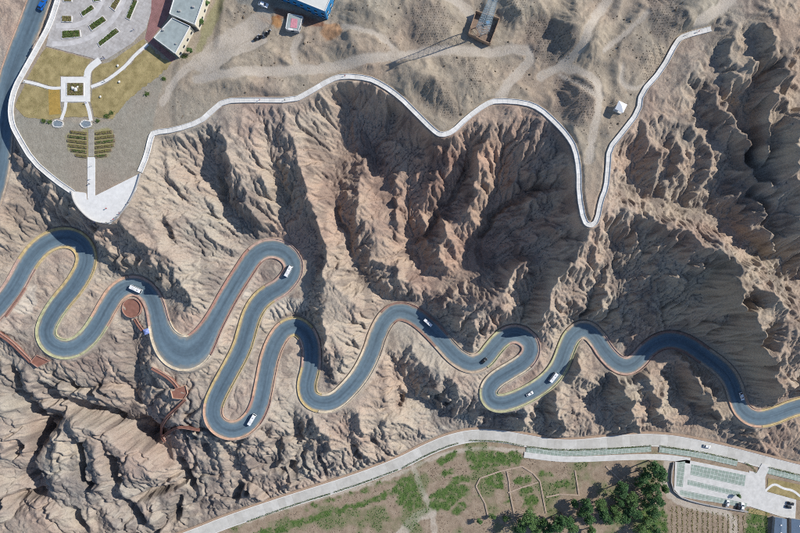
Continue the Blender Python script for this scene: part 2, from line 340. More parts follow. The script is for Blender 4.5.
# wander, fbm, then running water
def sample(a, x, y):
    fx = np.clip((x - X0) / GS, 0, NX - 1.001); fy = np.clip((y - Y0) / GS, 0, NY - 1.001)
    i = fx.astype(int); j = fy.astype(int); fx = fx - i; fy = fy - j
    return (a[j, i] * (1 - fx) + a[j, i + 1] * fx) * (1 - fy) + (a[j + 1, i] * (1 - fx) + a[j + 1, i + 1] * fx) * fy
wx = (fbm(GX, GY, 14, 4, 400) * 2.2 + fbm(GX, GY, 4, 3, 420) * 0.6) * WS
wy = (fbm(GX, GY, 14, 4, 440) * 2.2 + fbm(GX, GY, 4, 3, 460) * 0.6) * WS
HT = sample(HB, GX + wx, GY + wy)
sl = blur(np.hypot(*np.gradient(HT, GS)), 6, 2)
amp = np.clip(sl, 0.15, 1.0) * WS
PXg = GX / S + 400; PYg = 266.5 - GY / S
ROUGH = 1 - 0.75 * np.clip((300 - PXg) / 80, 0, 1) * np.clip((PYg - 330) / 40, 0, 1)
ROUGH *= 1 + 0.3 * np.clip((PXg - 590) / 60, 0, 1)
amp = amp * ROUGH
HT = HT + amp * (ridged(GX, GY, 24, 4, 500, 0.42) * 3.6 - 2.6 + fbm(GX, GY, 10, 3, 520, 0.4) * 0.9 + ridged(GX + fbm(GX, GY, 12, 2, 530) * 3, GY, 8.5, 2, 540, 0.4) * 1.5)

def blocks(scale, seed, hgt, crack, cw, tilt):
    wx_ = GX + fbm(GX, GY, scale * .8, 3, seed + 30) * scale * .28; wy_ = GY + fbm(GX, GY, scale * .8, 3, seed + 60) * scale * .28
    f1, f2, cv, ox, oy = worley(wx_, wy_, scale, seed)
    e = np.clip((f2 - f1) * scale / cw, 0, 1)
    ta = cv * 40.0
    return (cv - .5) * hgt - (1 - e) ** 1.5 * crack + (np.cos(ta) * ox + np.sin(ta) * oy) * scale * tilt * e
PLATES = np.clip((330 - PXg) / 60, 0, 1) * np.clip((PYg - 350) / 40, 0, 1)
bk = blocks(13.0, 31, 1.6, 1.6, 1.6, .14) * .45 * (1 - PLATES) + PLATES * 1.5 * (blocks(25.0, 33, 3.6, 3.6, 2.4, .12) + blocks(10.5, 35, 1.5, 1.7, 1.1, .10)) + blocks(5.6, 57, .5, .5, .8, .10) * (1 - .5 * PLATES)
HT = HT + bk * WS * np.clip(sl * 1.3, .25, 1) * np.where(PLAT, .2, 1)

def erode(Hm, n, steps, rate, seed):
    r = np.random.default_rng(seed)
    flat = Hm.ravel(); wf = WS.ravel()
    w = (amp.ravel() + 0.02) * (WS.ravel() > 0.05); c = np.cumsum(w)
    idx = np.searchsorted(c, r.random(n) * c[-1])
    x = (idx % NX) + r.random(n); y = (idx // NX) + r.random(n)
    dx = np.zeros(n); dy = np.zeros(n); sed = np.zeros(n); vel = np.ones(n); wat = np.ones(n); alive = np.ones(n, bool)
    for s in range(steps):
        ok = (x > 1) & (x < NX - 3) & (y > 1) & (y < NY - 3)
        if not ok.all():
            x, y, dx, dy, sed, vel, wat = (q[ok] for q in (x, y, dx, dy, sed, vel, wat))
        i = x.astype(int); j = y.astype(int); fx = x - i; fy = y - j; k = j * NX + i
        a, b, c_, d = flat[k], flat[k + 1], flat[k + NX], flat[k + NX + 1]
        gxx = (b - a) * (1 - fy) + (d - c_) * fy; gyy = (c_ - a) * (1 - fx) + (d - b) * fx
        h0 = (a * (1 - fx) + b * fx) * (1 - fy) + (c_ * (1 - fx) + d * fx) * fy
        dx = dx * 0.25 - gxx * 0.75; dy = dy * 0.25 - gyy * 0.75
        ln = np.hypot(dx, dy) + 1e-6; dx /= ln; dy /= ln
        x = np.clip(x + dx, 0, NX - 2.001); y = np.clip(y + dy, 0, NY - 2.001)
        i2 = x.astype(int); j2 = y.astype(int); f2 = x - i2; g2 = y - j2; k2 = j2 * NX + i2
        h1 = (flat[k2] * (1 - f2) + flat[k2 + 1] * f2) * (1 - g2) + (flat[k2 + NX] * (1 - f2) + flat[k2 + NX + 1] * f2) * g2
        dh = h1 - h0
        cap = np.maximum(-dh, 0.01) * vel * wat * 3.0
        up = dh > 0
        dep = np.where(up, np.minimum(dh, sed), np.where(sed > cap, (sed - cap) * 0.15, 0))
        ero = np.where(~up & (sed < cap), np.minimum((cap - sed) * rate, -dh * 0.5), 0) * wf[k]
        sed = sed - dep + ero
        q = dep * wf[k] - ero
        ch = np.bincount(np.concatenate([k, k + 1, k + NX, k + NX + 1]), np.concatenate([q * (1 - fx) * (1 - fy), q * fx * (1 - fy), q * (1 - fx) * fy, q * fx * fy]), minlength=flat.size)
        flat += np.clip(ch, -0.25, 0.12)
        vel = np.sqrt(np.maximum(vel * vel * 0.9 - dh * 0.6, 0.05)); vel = np.minimum(vel, 3); wat *= 0.985
    return flat.reshape(Hm.shape)
H_PRE = HT.copy()
for b in range(3):
    HT = np.clip(erode(HT, 26000, 50, 0.28, 100 + b), H_PRE - 6, H_PRE + 2.5)
# running water again: drainage area carves sharp-edged gullies between knife-edge ribs
A = np.ones(NX * NY); own = np.arange(NX * NY).reshape(NY, NX); rr = np.random.default_rng(5)
OFF = [(dj, di, math.hypot(dj, di)) for dj in (-1, 0, 1) for di in (-1, 0, 1) if dj or di]
KE = np.clip(WS * 1.2, 0, 1) * np.where(PLAT, .45, 1.0) * (.15 + .85 * np.clip(ROUGH, 0, 1))
for it in range(40):
    hp = np.pad(HT, 1, mode='edge'); best = np.zeros((NY, NX)); rec = own.copy(); hr = HT.copy(); low = np.full((NY, NX), 1e9)
    for dj, di, dist in OFF:
        q = hp[1 + dj:1 + dj + NY, 1 + di:1 + di + NX]; low = np.minimum(low, q)
        sp = (HT - q) / dist * (1 + .5 * rr.random((NY, NX), dtype=np.float32))
        m_ = sp > best; best = np.where(m_, sp, best); hr = np.where(m_, q, hr)
        jj_ = np.clip(np.arange(NY) + dj, 0, NY - 1)[:, None]; ii_ = np.clip(np.arange(NX) + di, 0, NX - 1)[None]
        rec = np.where(m_, jj_ * NX + ii_, rec)
    rf = rec.ravel(); src = np.flatnonzero(rf != own.ravel()); dst = rf[src]
    for _ in range(10 if it else 60): A = 1 + np.bincount(dst, A[src], minlength=A.size)
    F = .015 * A.reshape(NY, NX) ** .5 * KE
    hn_ = hr + (HT - hr) / (1 + F)
    pit = HT < low; hn_ = np.where(pit & (KE > .05), HT + np.minimum(low - HT + .01, .4), hn_)
    HT = np.where(KE > 0, np.maximum(hn_, H_PRE - 11), HT)
    if it % 4 == 3:                      # rock falls: nothing stands much steeper than the clay can hold
        lap = 0.25 * (np.roll(HT, 1, 0) + np.roll(HT, -1, 0) + np.roll(HT, 1, 1) + np.roll(HT, -1, 1)) - HT
        HT = HT + np.where(np.abs(lap) > .45, lap * .45, lap * .03) * (KE > 0)
HT = HT + WS * np.clip(sl + 0.25, 0, 1) * (fbm(GX, GY, 2.2, 3, 600, .65) * 0.16)
st = np.hypot(*np.gradient(HT, GS)); zz = HT + fbm(GX, GY, 40, 3, 660) * 3.0; ph = (zz / 2.6) % 1.0
HT = HT + WS * np.clip(st - .45, 0, 1) * (np.clip(ph * 2.6, 0, 1) - ph) * .6 * (~PLAT)
f1, f2, cv, ox, oy = worley(GX + fbm(GX, GY, 2, 2, 680) * .7, GY + fbm(GX, GY, 2, 2, 690) * .7, 2.3, 71)
HT = HT + WS * np.clip(sl + .15, .2, 1) * ((cv - .5) * .16 - np.clip(.2 - (f2 - f1), 0, 1) * 0.6) * np.where(PLAT, .3, 1)
HT = HT + PLAT * WS * fbm(GX, GY, 3.0, 3, 640) * 0.25
# worn tracks lie a little smoother than the ground they cross
def trackmask(pts, z, w):
    l_, _ = smooth_poly([P(x, y, z) for x, y in pts], 1.5); D, _, _ = near(l_, w + 6)
    return np.clip(1.0 - (D + edge_n * 1.0 - w * .78) / 1.0, 0, 1) * np.clip(.92 + edge_n * .4, .4, 1)
edge_n = fbm(GX, GY, 5, 4, 700); TRK = np.zeros((NY, NX))
for pts, w in (([(196,78),(240,72),(300,70),(335,67),(362,60),(400,57),(425,54),(455,50),(482,54),(520,50),(532,57),(520,72),(507,85),(500,98)], 2.6),
               ([(200,60),(230,37),(250,27),(262,18)], 6.0), ([(205,70),(240,48),(262,40)], 3.0), ([(190,62),(170,80),(160,100)], 2.0),
               ([(540,77),(560,67),(577,54),(583,32),(600,12),(612,-8)], 2.2), ([(560,68),(585,77),(595,92),(596,115),(592,135),(588,160)], 2.0),
               ([(440,-5),(457,4),(470,14),(478,26)], 2.5), ([(560,76),(590,100)], 0.5), ([(300,70),(290,50),(300,36)], 1.5), ([(640,20),(620,40),(600,55)], 1.0),
               ([(617,72),(617,88),(630,92),(641,87)], 0.8), ([(690,30),(720,10),(735,-10)], 3.0), ([(400,57),(385,40),(345,28)], 1.2)):
    TRK = np.maximum(TRK, trackmask(pts, 48.5, w))
_tb = np.clip(blur((TRK > .3).astype(float), 2, 1) * 1.4, 0, 1); HT = HT * (1 - _tb) + (blur(HT, 7, 2) - .35) * _tb
# narrow slots cut by water
for k, (ln, w, d) in enumerate(CRACKS):
    l, t = smooth_poly(L(*[(x, y, z) for x, y, z in ln]), 0.6, 1)
    ww = np.clip(np.minimum(t, t[-1] - t) / 5.0, 0, 1)
    l[:, 0] += ww * 2.0 * fbm(t, t * 0 + k, 8, 3, 800 + k); l[:, 1] += ww * 2.0 * fbm(t, t * 0 + k, 8, 3, 850 + k)
    l[:, 2] = np.clip(np.minimum(t, t[-1] - t) / 7.0, 0.15, 1) * d * (0.8 + 0.5 * fbm(t, t * 0 + k, 12, 2, 870 + k))
    D, Z, _ = near(l, w * 2.6 + 1)
    HT = HT - np.where(D < 1e8, Z * np.exp(-(np.minimum(D, 50) / w) ** 4), 0) * np.clip(WS * 1.6, 0, 1)
# benches of the roads cut into the slopes
def bench(D, Z, hw, soft):
    global HT
    w = np.clip((D - hw) / soft, 0, 1); w = w * w * (3 - 2 * w)
    HT = np.where(D < hw + soft, Z * (1 - w) + HT * w, HT)
bench(DU, ZU - 0.25, 6.2, 2.0); bench(DRe, ZR - 0.25, 6.1, 1.5); bench(DV, ZV - 0.25, 4.6, 2.0)
bench(DW, ZW - 0.3, 1.6, 1.2); bench(DL, ZL - 0.3, 1.6, 1.2)
tw = np.clip(blur(tm.astype(float), 3, 1) * 1.2, 0, 1); HT = HT * (1 - tw) + 44.7 * tw
gm = inpoly([P(-20,-30,45)] + WALK_L + TERRACE[-1:-7:-1] + WALK_R[:5] + [P(172,110,45), P(176,62,45), P(215,50,45), P(226,-30,45)])
gw = np.clip(blur((gm & PLAT).astype(float), 4, 2) * 1.5 - 0.25, 0, 1); HT = HT * (1 - gw) + 44.9 * gw
def zat(x, y): return float(sample(HT, np.array([x]), np.array([y]))[0])
def zats(x, y): return sample(HT, np.asarray(x, float), np.asarray(y, float))
def hit(px, py, up=0.0):                # where the line of sight through a pixel meets the ground (or a height above it)
    z = 60.0
    for _ in range(400):
        p = P(px, py, z); g = zat(p[0], p[1]) + up
        if z <= g + 0.02: break
        z -= max(0.05, (z - g) * 0.35)
    return np.array([p[0], p[1], g])
# ------------------------------------------------------------------ materials
def mat(name, color, rough=0.85, var=0.0, scale=1.0, metal=0.0, bump=0.0, bscale=None, var2=None, spec=0.3):
    m = bpy.data.materials.new(name); m.use_nodes = True
    n = m.node_tree.nodes; l = m.node_tree.links; b = n['Principled BSDF']
    b.inputs['Base Color'].default_value = (*color, 1); b.inputs['Roughness'].default_value = rough; b.inputs['Metallic'].default_value = metal
    b.inputs['Specular IOR Level'].default_value = spec
    if var or bump:
        g = n.new('ShaderNodeNewGeometry')
        t = n.new('ShaderNodeTexNoise'); t.inputs['Scale'].default_value = scale; t.inputs['Detail'].default_value = 6; t.inputs['Roughness'].default_value = 0.65
        l.new(g.outputs['Position'], t.inputs['Vector'])
        if var:
            r = n.new('ShaderNodeValToRGB'); r.color_ramp.elements[0].position = 0.3; r.color_ramp.elements[1].position = 0.7
            c2 = var2 or tuple(min(1, c * (1 + var)) for c in color)
            r.color_ramp.elements[0].color = (*[c * (1 - var) for c in color], 1); r.color_ramp.elements[1].color = (*c2, 1)
            l.new(t.outputs['Fac'], r.inputs['Fac']); l.new(r.outputs['Color'], b.inputs['Base Color'])
        if bump:
            t2 = n.new('ShaderNodeTexNoise'); t2.inputs['Scale'].default_value = bscale or scale * 4; t2.inputs['Detail'].default_value = 5
            l.new(g.outputs['Position'], t2.inputs['Vector'])
            bp = n.new('ShaderNodeBump'); bp.inputs['Strength'].default_value = bump; bp.inputs['Distance'].default_value = 0.3
            l.new(t2.outputs['Fac'], bp.inputs['Height']); l.new(bp.outputs['Normal'], b.inputs['Normal'])
    return m
def terrain_material():
    m = bpy.data.materials.new('badland_clay'); m.use_nodes = True
    n = m.node_tree.nodes; l = m.node_tree.links; b = n['Principled BSDF']
    b.inputs['Roughness'].default_value = 0.95; b.inputs['Specular IOR Level'].default_value = 0.12
    g = n.new('ShaderNodeNewGeometry')
    def noise(scale, det=6, rough=0.6):
        t = n.new('ShaderNodeTexNoise'); t.inputs['Scale'].default_value = scale; t.inputs['Detail'].default_value = det; t.inputs['Roughness'].default_value = rough
        l.new(g.outputs['Position'], t.inputs['Vector']); return t.outputs['Fac']
    def ramp(f, stops):
        r = n.new('ShaderNodeValToRGB'); e = r.color_ramp.elements
        e[0].position, e[0].color = stops[0][0], (*stops[0][1], 1); e[1].position, e[1].color = stops[-1][0], (*stops[-1][1], 1)
        for p, c in stops[1:-1]:
            q = e.new(p); q.color = (*c, 1)
        l.new(f, r.inputs['Fac']); return r.outputs['Color']
    def mix(f, a, bb, mode='MIX'):
        x = n.new('ShaderNodeMix'); x.data_type = 'RGBA'; x.blend_type = mode
        if isinstance(f, float): x.inputs[0].default_value = f
        else: l.new(f, x.inputs[0])
        l.new(a, x.inputs[6]); l.new(bb, x.inputs[7]); return x.outputs[2]
    clay = ramp(noise(0.03, 7, 0.62), [(0.3, (0.36, 0.30, 0.235)), (0.45, (0.42, 0.36, 0.29)), (0.56, (0.385, 0.31, 0.25)), (0.7, (0.41, 0.355, 0.29))])
    grain = ramp(noise(1.15, 8, 0.85), [(0.3, (0.45, 0.43, 0.42)), (0.47, (0.95, 0.95, 0.95)), (0.72, (1.28, 1.26, 1.22))])
    c = mix(1.0, clay, grain, 'MULTIPLY')
    at = n.new('ShaderNodeAttribute'); at.attribute_name = 'zone'
    sep = n.new('ShaderNodeSeparateColor'); l.new(at.outputs['Color'], sep.inputs[0])
    at2 = n.new('ShaderNodeAttribute'); at2.attribute_name = 'tint'
    dust = ramp(noise(0.5, 7, 0.7), [(0.3, (0.275, 0.23, 0.175)), (0.55, (0.355, 0.30, 0.23)), (0.75, (0.43, 0.37, 0.29))])
    c = mix(sep.outputs[0], c, dust)                                   # plateau dust
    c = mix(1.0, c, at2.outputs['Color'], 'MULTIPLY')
    farm = ramp(noise(0.25, 8, 0.7), [(0.3, (0.22, 0.165, 0.12)), (0.5, (0.31, 0.24, 0.175)), (0.72, (0.38, 0.31, 0.235))])
    c = mix(sep.outputs[2], c, farm)                                   # valley soil
    track = ramp(noise(0.8, 6, 0.7), [(0.3, (0.44, 0.385, 0.315)), (0.7, (0.53, 0.47, 0.395))])
    c = mix(sep.outputs[1], c, track)                                  # worn tracks
    at3 = n.new('ShaderNodeAttribute'); at3.attribute_name = 'green'
    gr = ramp(noise(0.7, 6, 0.7), [(0.3, (0.055, 0.095, 0.03)), (0.55, (0.09, 0.15, 0.04)), (0.75, (0.18, 0.19, 0.085))])
    c = mix(at3.outputs['Fac'], c, gr)
    vor = n.new('ShaderNodeTexVoronoi'); vor.inputs['Scale'].default_value = 0.75; l.new(g.outputs['Position'], vor.inputs['Vector'])
    peb = ramp(vor.outputs['Distance'], [(0.12, (0.72, 0.70, 0.68)), (0.3, (1, 1, 1))])
    c = mix(0.55, c, peb, 'MULTIPLY')                                   # loose stones
    l.new(c, b.inputs['Base Color'])
    bp = n.new('ShaderNodeBump'); bp.inputs['Strength'].default_value = 0.8; bp.inputs['Distance'].default_value = 0.5
    l.new(noise(1.3, 8, 0.78), bp.inputs['Height']); l.new(bp.outputs['Normal'], b.inputs['Normal'])
    return m
# ------------------------------------------------------------------ ground sheet: fine core, coarse rim out to the horizon
ZONE = np.zeros((NY, NX, 4), np.float32); ZONE[..., 3] = 1
TINT = np.ones((NY, NX, 4), np.float32); GREEN = np.zeros((NY, NX), np.float32)
def soft(mask, r, namp=0.25): return np.clip((blur(mask.astype(float), r, 2) - 0.5 + edge_n * namp) * 3 + 0.5, 0, 1)
ZONE[..., 0] = soft(PLAT, 4)
ZONE[..., 2] = soft(VALM, 3)
def pxpoly(pts, z): return [P(x, y, z) for x, y in pts]
for pts, w in (([(411,463),(422,490),(432,512),(436,545)], 1.7), ([(240,524),(300,503),(352,490),(400,474),(430,458),(470,447),(524,451)], 1.0), ([(668,462),(664,485),(674,500),(700,508),(735,514),(733,545)], 2.6), ([(400,535),(418,515),(432,512)], 4.0)):
    TRK = np.maximum(TRK, trackmask(pts, VALLEY_Z, w))
for poly, z in (([(262,303),(280,297),(308,300),(306,312),(285,314),(272,322),(262,318)], 11), ([(15,290),(38,284),(36,300),(28,316),(14,312)], 24), ([(246,286),(254,291),(246,300),(240,298)], 12)):
    TRK = np.maximum(TRK, soft(inpoly(pxpoly(poly, z)), 3) * 1.0)
TRK = np.maximum(TRK, np.clip(1 - (DRe - 5.5 + edge_n * 1.6) / 2.4, 0, 1) * .5)
ZONE[..., 1] = TRK * .92
for pts in ([(462,450),(522,453),(524,462),(500,467),(475,472),(467,462)], [(427,497),(440,488),(467,482),(470,492),(448,511),(430,511)], [(398,479),(412,473),(423,505),(410,513),(396,502)],
            [(512,477),(534,476),(530,486),(515,486)], [(525,495),(538,495),(537,510),(522,511)], [(537,471),(556,470),(552,475),(540,478)], [(440,472),(455,466),(456,474),(443,478)],[(484,474),(502,470),(505,488),(490,492)],[(516,488),(535,486),(534,494),(518,496)],[(446,478),(470,474),(474,482),(450,486)],[(434,462),(450,452),(462,449),(460,455),(440,466)],[(552,482),(570,478),(572,486),(556,490)],
            [(250,534),(305,517),(350,504),(375,497),(404,481),(404,491),(375,503),(350,511),(305,524),(262,540)], [(300,508),(352,492),(400,477),(400,480),(352,496),(300,512)],
            [(487,512),(497,512),(492,520),(484,520)], [(462,500),(470,508),(455,516),(450,508)], [(505,490),(512,500),(503,507)], [(495,518),(510,514),(508,521)], [(748,507),(768,512),(768,540),(746,540)],
            [(640,508),(668,510),(668,540),(645,540)]):
    _pm = inpoly(pxpoly(pts, VALLEY_Z)); GREEN = np.maximum(GREEN, soft(_pm, 4, 0.35) * (blur(_pm.astype(float), 5, 2) > 0.03) * np.clip(0.95 + fbm(GX, GY, 4, 3, 720) * 0.7, 0.1, 1))
GREEN = np.maximum(GREEN, VALM * np.clip(fbm(GX, GY, 22, 4, 725) * 1.3 - .05, 0, .55) * (PXg < 690))
def zone_tint(pts, z, c, r=3, n=.3):
    m_ = soft(inpoly(pxpoly(pts, z)), r, n)[..., None]; TINT[..., :3] *= 1 + m_ * (np.array(c) - 1)
gravel = soft(inpoly(pxpoly([(14,112),(60,122),(110,122),(150,60),(165,70),(150,135),(140,172),(97,195),(72,191),(33,161),(14,130)], 45)), 3)
yel = soft(inpoly(pxpoly([(246,12),(262,14),(284,22),(282,30),(262,22)], 47)), 2)
red = np.clip(fbm(GX, GY, 45, 3, 740) * 0.9, 0, 1)[..., None]
TINT[..., :3] = 1 + red * np.array([0.06, -0.06, -0.08]) + np.clip(fbm(GX, GY, 60, 3, 760), 0, 1)[..., None] * np.array([-0.08, 0.0, 0.06])
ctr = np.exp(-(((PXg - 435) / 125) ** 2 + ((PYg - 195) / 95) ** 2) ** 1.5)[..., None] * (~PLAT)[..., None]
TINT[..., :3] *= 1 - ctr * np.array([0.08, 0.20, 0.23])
_ww = fbm(GX, GY, 22, 3, 780) * 9                                       # sheets of dark desert gravel and of pale silt lying on the slopes
dk = np.clip((fbm(GX * .9 + GY * .45 + _ww, GY * .42 + _ww, 15, 5, 790, .6) - .12) * 3.2, 0, 1)[..., None] * (~PLAT)[..., None]
pl = np.clip((fbm(GX + _ww, GY - _ww, 24, 5, 795, .6) - .2) * 2.5, 0, 1)[..., None] * (~PLAT)[..., None]
TINT[..., :3] *= (1 - dk * np.array([.34, .34, .31])) * (1 + pl * np.array([.10, .10, .08]))
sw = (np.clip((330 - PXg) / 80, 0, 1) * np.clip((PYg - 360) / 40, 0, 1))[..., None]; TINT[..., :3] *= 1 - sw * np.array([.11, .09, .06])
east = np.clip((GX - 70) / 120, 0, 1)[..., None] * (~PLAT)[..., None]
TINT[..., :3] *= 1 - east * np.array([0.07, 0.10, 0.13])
TINT[..., :3] *= 1 + gravel[..., None] * (np.array([.90, .97, 1.02]) - 1)
zone_tint([(247,12),(262,15),(284,22),(283,30),(265,24)], 47, (1.3, .84, .5)); zone_tint([(262,3),(290,12),(327,22),(322,28),(300,27),(284,21)], 47, (.72, .5, .44)); zone_tint([(232,-2),(240,5),(268,12.5),(272,7),(255,-4)], 47, (.85, .95, 1.05))
zone_tint([(322,26),(338,24),(345,32),(335,44),(322,38)], 47, (1.1, .82, .62)); zone_tint([(205,18),(215,-5),(228,-5),(212,30),(200,50),(192,58)], 46, (.85, .92, .7))
zone_tint([(400,5),(440,2),(456,22),(440,46),(412,42)], 50, (.84, .84, .86)); zone_tint([(526,20),(545,16),(574,40),(572,62),(545,68),(526,45)], 50, (.74, .74, .78)); zone_tint([(554,76),(575,72),(594,92),(594,122),(575,130),(554,110)], 50, (.78, .78, .82))
zone_tint([(420,78),(446,82),(466,114),(448,122),(416,100)], 49, (.84, .83, .84)); zone_tint([(640,-5),(668,-5),(680,30),(668,50),(648,44)], 52, (.76, .76, .8)); zone_tint([(450,58),(480,54),(494,84),(472,92)], 49, (.84, .84, .86)); zone_tint([(345,5),(365,0),(385,20),(380,45),(350,40)], 48, (.86, .86, .86))
zone_tint([(66,133),(90,130),(113,127),(114,145),(106,157),(90,160),(74,157),(67,147)], 45, (1.0, 1.0, .62))
def ground():
    mg = 14
    ex = np.cumsum(2.0 * 1.9 ** np.arange(mg)) ; xs = np.r_[gx[0] - ex[::-1], gx, gx[-1] + ex]; ys = np.r_[gy[0] - ex[::-1], gy, gy[-1] + ex]
    z = np.pad(HT, mg, mode='edge'); far = np.pad(np.zeros_like(HT), mg, mode='linear_ramp', end_values=1)
    z = z * (1 - far ** 0.6) - 10 * far ** 0.6
    XX, YY = np.meshgrid(xs, ys); ny, nx = XX.shape
    co = np.stack([XX, YY, z], -1).reshape(-1, 3).astype(np.float32)
    idx = np.arange(ny * nx).reshape(ny, nx)
    q = np.stack([idx[:-1, :-1], idx[:-1, 1:], idx[1:, 1:], idx[1:, :-1]], -1).reshape(-1, 4).astype(np.int32)
    me = bpy.data.meshes.new('ground')
    me.vertices.add(len(co)); me.vertices.foreach_set('co', co.ravel())
    me.loops.add(q.size); me.loops.foreach_set('vertex_index', q.ravel())
    me.polygons.add(len(q)); me.polygons.foreach_set('loop_start', np.arange(0, q.size, 4, dtype=np.int32)); me.polygons.foreach_set('loop_total', np.full(len(q), 4, np.int32))
    me.update(calc_edges=True)
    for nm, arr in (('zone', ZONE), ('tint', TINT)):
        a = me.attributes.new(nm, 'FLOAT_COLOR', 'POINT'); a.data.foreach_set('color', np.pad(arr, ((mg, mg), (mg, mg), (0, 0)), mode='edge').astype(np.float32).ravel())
    a = me.attributes.new('green', 'FLOAT', 'POINT'); a.data.foreach_set('value', np.pad(GREEN, mg, mode='edge').astype(np.float32).ravel())
    me.polygons.foreach_set('use_smooth', np.ones(len(q), bool))
    me.materials.append(terrain_material())
    o = bpy.data.objects.new('ground', me); COL.objects.link(o); o['kind'] = 'structure'
    o['label'] = 'eroded tan clay badlands with gullies, plateau and valley floor'
    return o
ground()
# ------------------------------------------------------------------ mesh helpers
class MB:
    def __init__(s): s.v = []; s.f = []; s.m = []
    def quad_box(s, c, a, b, h, z0):            # oriented box: centre xy, half axes a, b (2-vectors), from z0 up by h
        n = len(s.v); c = np.asarray(c[:2], float); a = np.asarray(a); b = np.asarray(b)
        for z in (z0, z0 + h):
            for q in (-a - b, a - b, a + b, -a + b): s.v.append((c[0] + q[0], c[1] + q[1], z))
        s.f += [(n, n+3, n+2, n+1), (n+4, n+5, n+6, n+7)] + [(n+i, n+(i+1) % 4, n+4+(i+1) % 4, n+4+i) for i in range(4)]
        return s
    def box(s, x0, x1, y0, y1, z0, z1):
        return s.quad_box(((x0+x1)/2, (y0+y1)/2), ((x1-x0)/2, 0), (0, (y1-y0)/2), z1-z0, z0)
    def prism(s, poly, z0, z1, top=True):
        p = [tuple(q[:2]) for q in poly]; ar = sum(p[i-1][0]*p[i][1]-p[i][0]*p[i-1][1] for i in range(len(p)))
        if ar < 0: p = p[::-1]
        n = len(s.v); k = len(p)
        s.v += [(x, y, z0) for x, y in p] + [(x, y, z1) for x, y in p]
        s.f += [(n+i, n+(i+1) % k, n+k+(i+1) % k, n+k+i) for i in range(k)]
        if top: s.f += [tuple(n+k+i for i in range(k)), tuple(n+i for i in range(k))[::-1]]
        return s
    def tube(s, p, q, r0, r1=None, k=6):
        p = np.asarray(p, float); q = np.asarray(q, float); d = q - p; d /= np.linalg.norm(d) + 1e-9
        u = np.cross(d, (0, 0, 1) if abs(d[2]) < .9 else (1, 0, 0)); u /= np.linalg.norm(u); w = np.cross(d, u); n = len(s.v)
        for c, r in ((p, r0), (q, r0 if r1 is None else r1)):
            for i in range(k):
                t = 2 * math.pi * i / k; s.v.append(tuple(c + r * (math.cos(t) * u + math.sin(t) * w)))
        s.f += [(n+i, n+(i+1) % k, n+k+(i+1) % k, n+k+i) for i in range(k)] + [tuple(n+k+i for i in range(k)), tuple(n+i for i in range(k))[::-1]]
        return s
    def add(s, v, f):
        n = len(s.v); s.v += [tuple(q) for q in v]; s.f += [tuple(i + n for i in q) for q in f]; return s
    def build(s, name, material, parent=None, smooth=False):
        me = bpy.data.meshes.new(name); me.from_pydata([tuple(map(float, q)) for q in s.v], [], s.f); me.materials.append(material)
        if smooth: me.polygons.foreach_set('use_smooth', np.ones(len(me.polygons), bool))
        o = bpy.data.objects.new(name, me); COL.objects.link(o)
        if parent is not None: o.parent = parent
        return o
def tag(o, label=None, cat=None, group=None, kind=None):
    if label: o['label'] = label
    if cat: o['category'] = cat
    if group: o['group'] = group
    if kind: o['kind'] = kind
    return o
def thing(name, label, cat, loc=(0, 0, 0), rz=0.0, group=None):
    o = bpy.data.objects.new(name, None); COL.objects.link(o); o.empty_display_size = 0.5
    o.location = tuple(map(float, loc)); o.rotation_euler = (0, 0, rz); return tag(o, label, cat, group)
def copy_tree(o, parent=None):
    c = o.copy(); COL.objects.link(c); c.parent = parent
    for ch in [q for q in KIDS(o)]: copy_tree(ch, c)
    return c
def KIDS(o): return [q for q in list(COL.objects) if q.parent == o]
def place(o, loc, rz=0.0, label=None, group=None, sc=None):
    o.location = tuple(map(float, loc)); o.rotation_euler = (0, 0, rz)
    if label: o['label'] = label
    if group: o['group'] = group
    if sc: o.scale = sc if hasattr(sc, '__len__') else (sc, sc, sc)
    return o
def normals2(l):
    t = np.gradient(l[:, :2], axis=0); t /= np.linalg.norm(t, axis=1)[:, None] + 1e-9
    return np.stack([-t[:, 1], t[:, 0]], 1)
def ribbon(name, l, offs, mt, parent=None, dz=0.0, skirt=0.5, closed=False, zs=None):
    """strip along line l through the lateral offsets offs (array n x k or list k; + is left), with side skirts"""
    n = normals2(l); N = len(l); o = np.asarray(offs, float)
    if o.ndim == 1: o = np.tile(o, (N, 1))
    K = o.shape[1]; z = l[:, 2] + dz if zs is None else zs
    V = np.zeros((N, K + 2, 3))
    V[:, 1:-1, :2] = l[:, None, :2] + n[:, None, :] * o[:, :, None]; V[:, 1:-1, 2] = z[:, None]
    V[:, 0] = V[:, 1]; V[:, -1] = V[:, -2]; V[:, 0, 2] -= skirt; V[:, -1, 2] -= skirt
    ix = np.arange(N * (K + 2)).reshape(N, K + 2)
    f = np.stack([ix[:-1, :-1], ix[:-1, 1:], ix[1:, 1:], ix[1:, :-1]], -1).reshape(-1, 4)
    me = bpy.data.meshes.new(name); me.from_pydata(V.reshape(-1, 3).tolist(), [], f.tolist())
    a = me.attributes.new('across', 'FLOAT', 'POINT'); ac = np.zeros((N, K + 2)); ac[:, 1:-1] = np.linspace(-1, 1, K); ac[:, 0] = -1; ac[:, -1] = 1
    a.data.foreach_set('value', ac.astype(np.float32).ravel()); me.materials.append(mt)
    a = me.attributes.new('along', 'FLOAT', 'POINT'); al = np.r_[0, np.cumsum(np.linalg.norm(np.diff(l[:, :2], axis=0), axis=1))]; a.data.foreach_set('value', np.repeat(al, K + 2).astype(np.float32))
    ob = bpy.data.objects.new(name, me); COL.objects.link(ob)
    if parent is not None: ob.parent = parent
    return ob
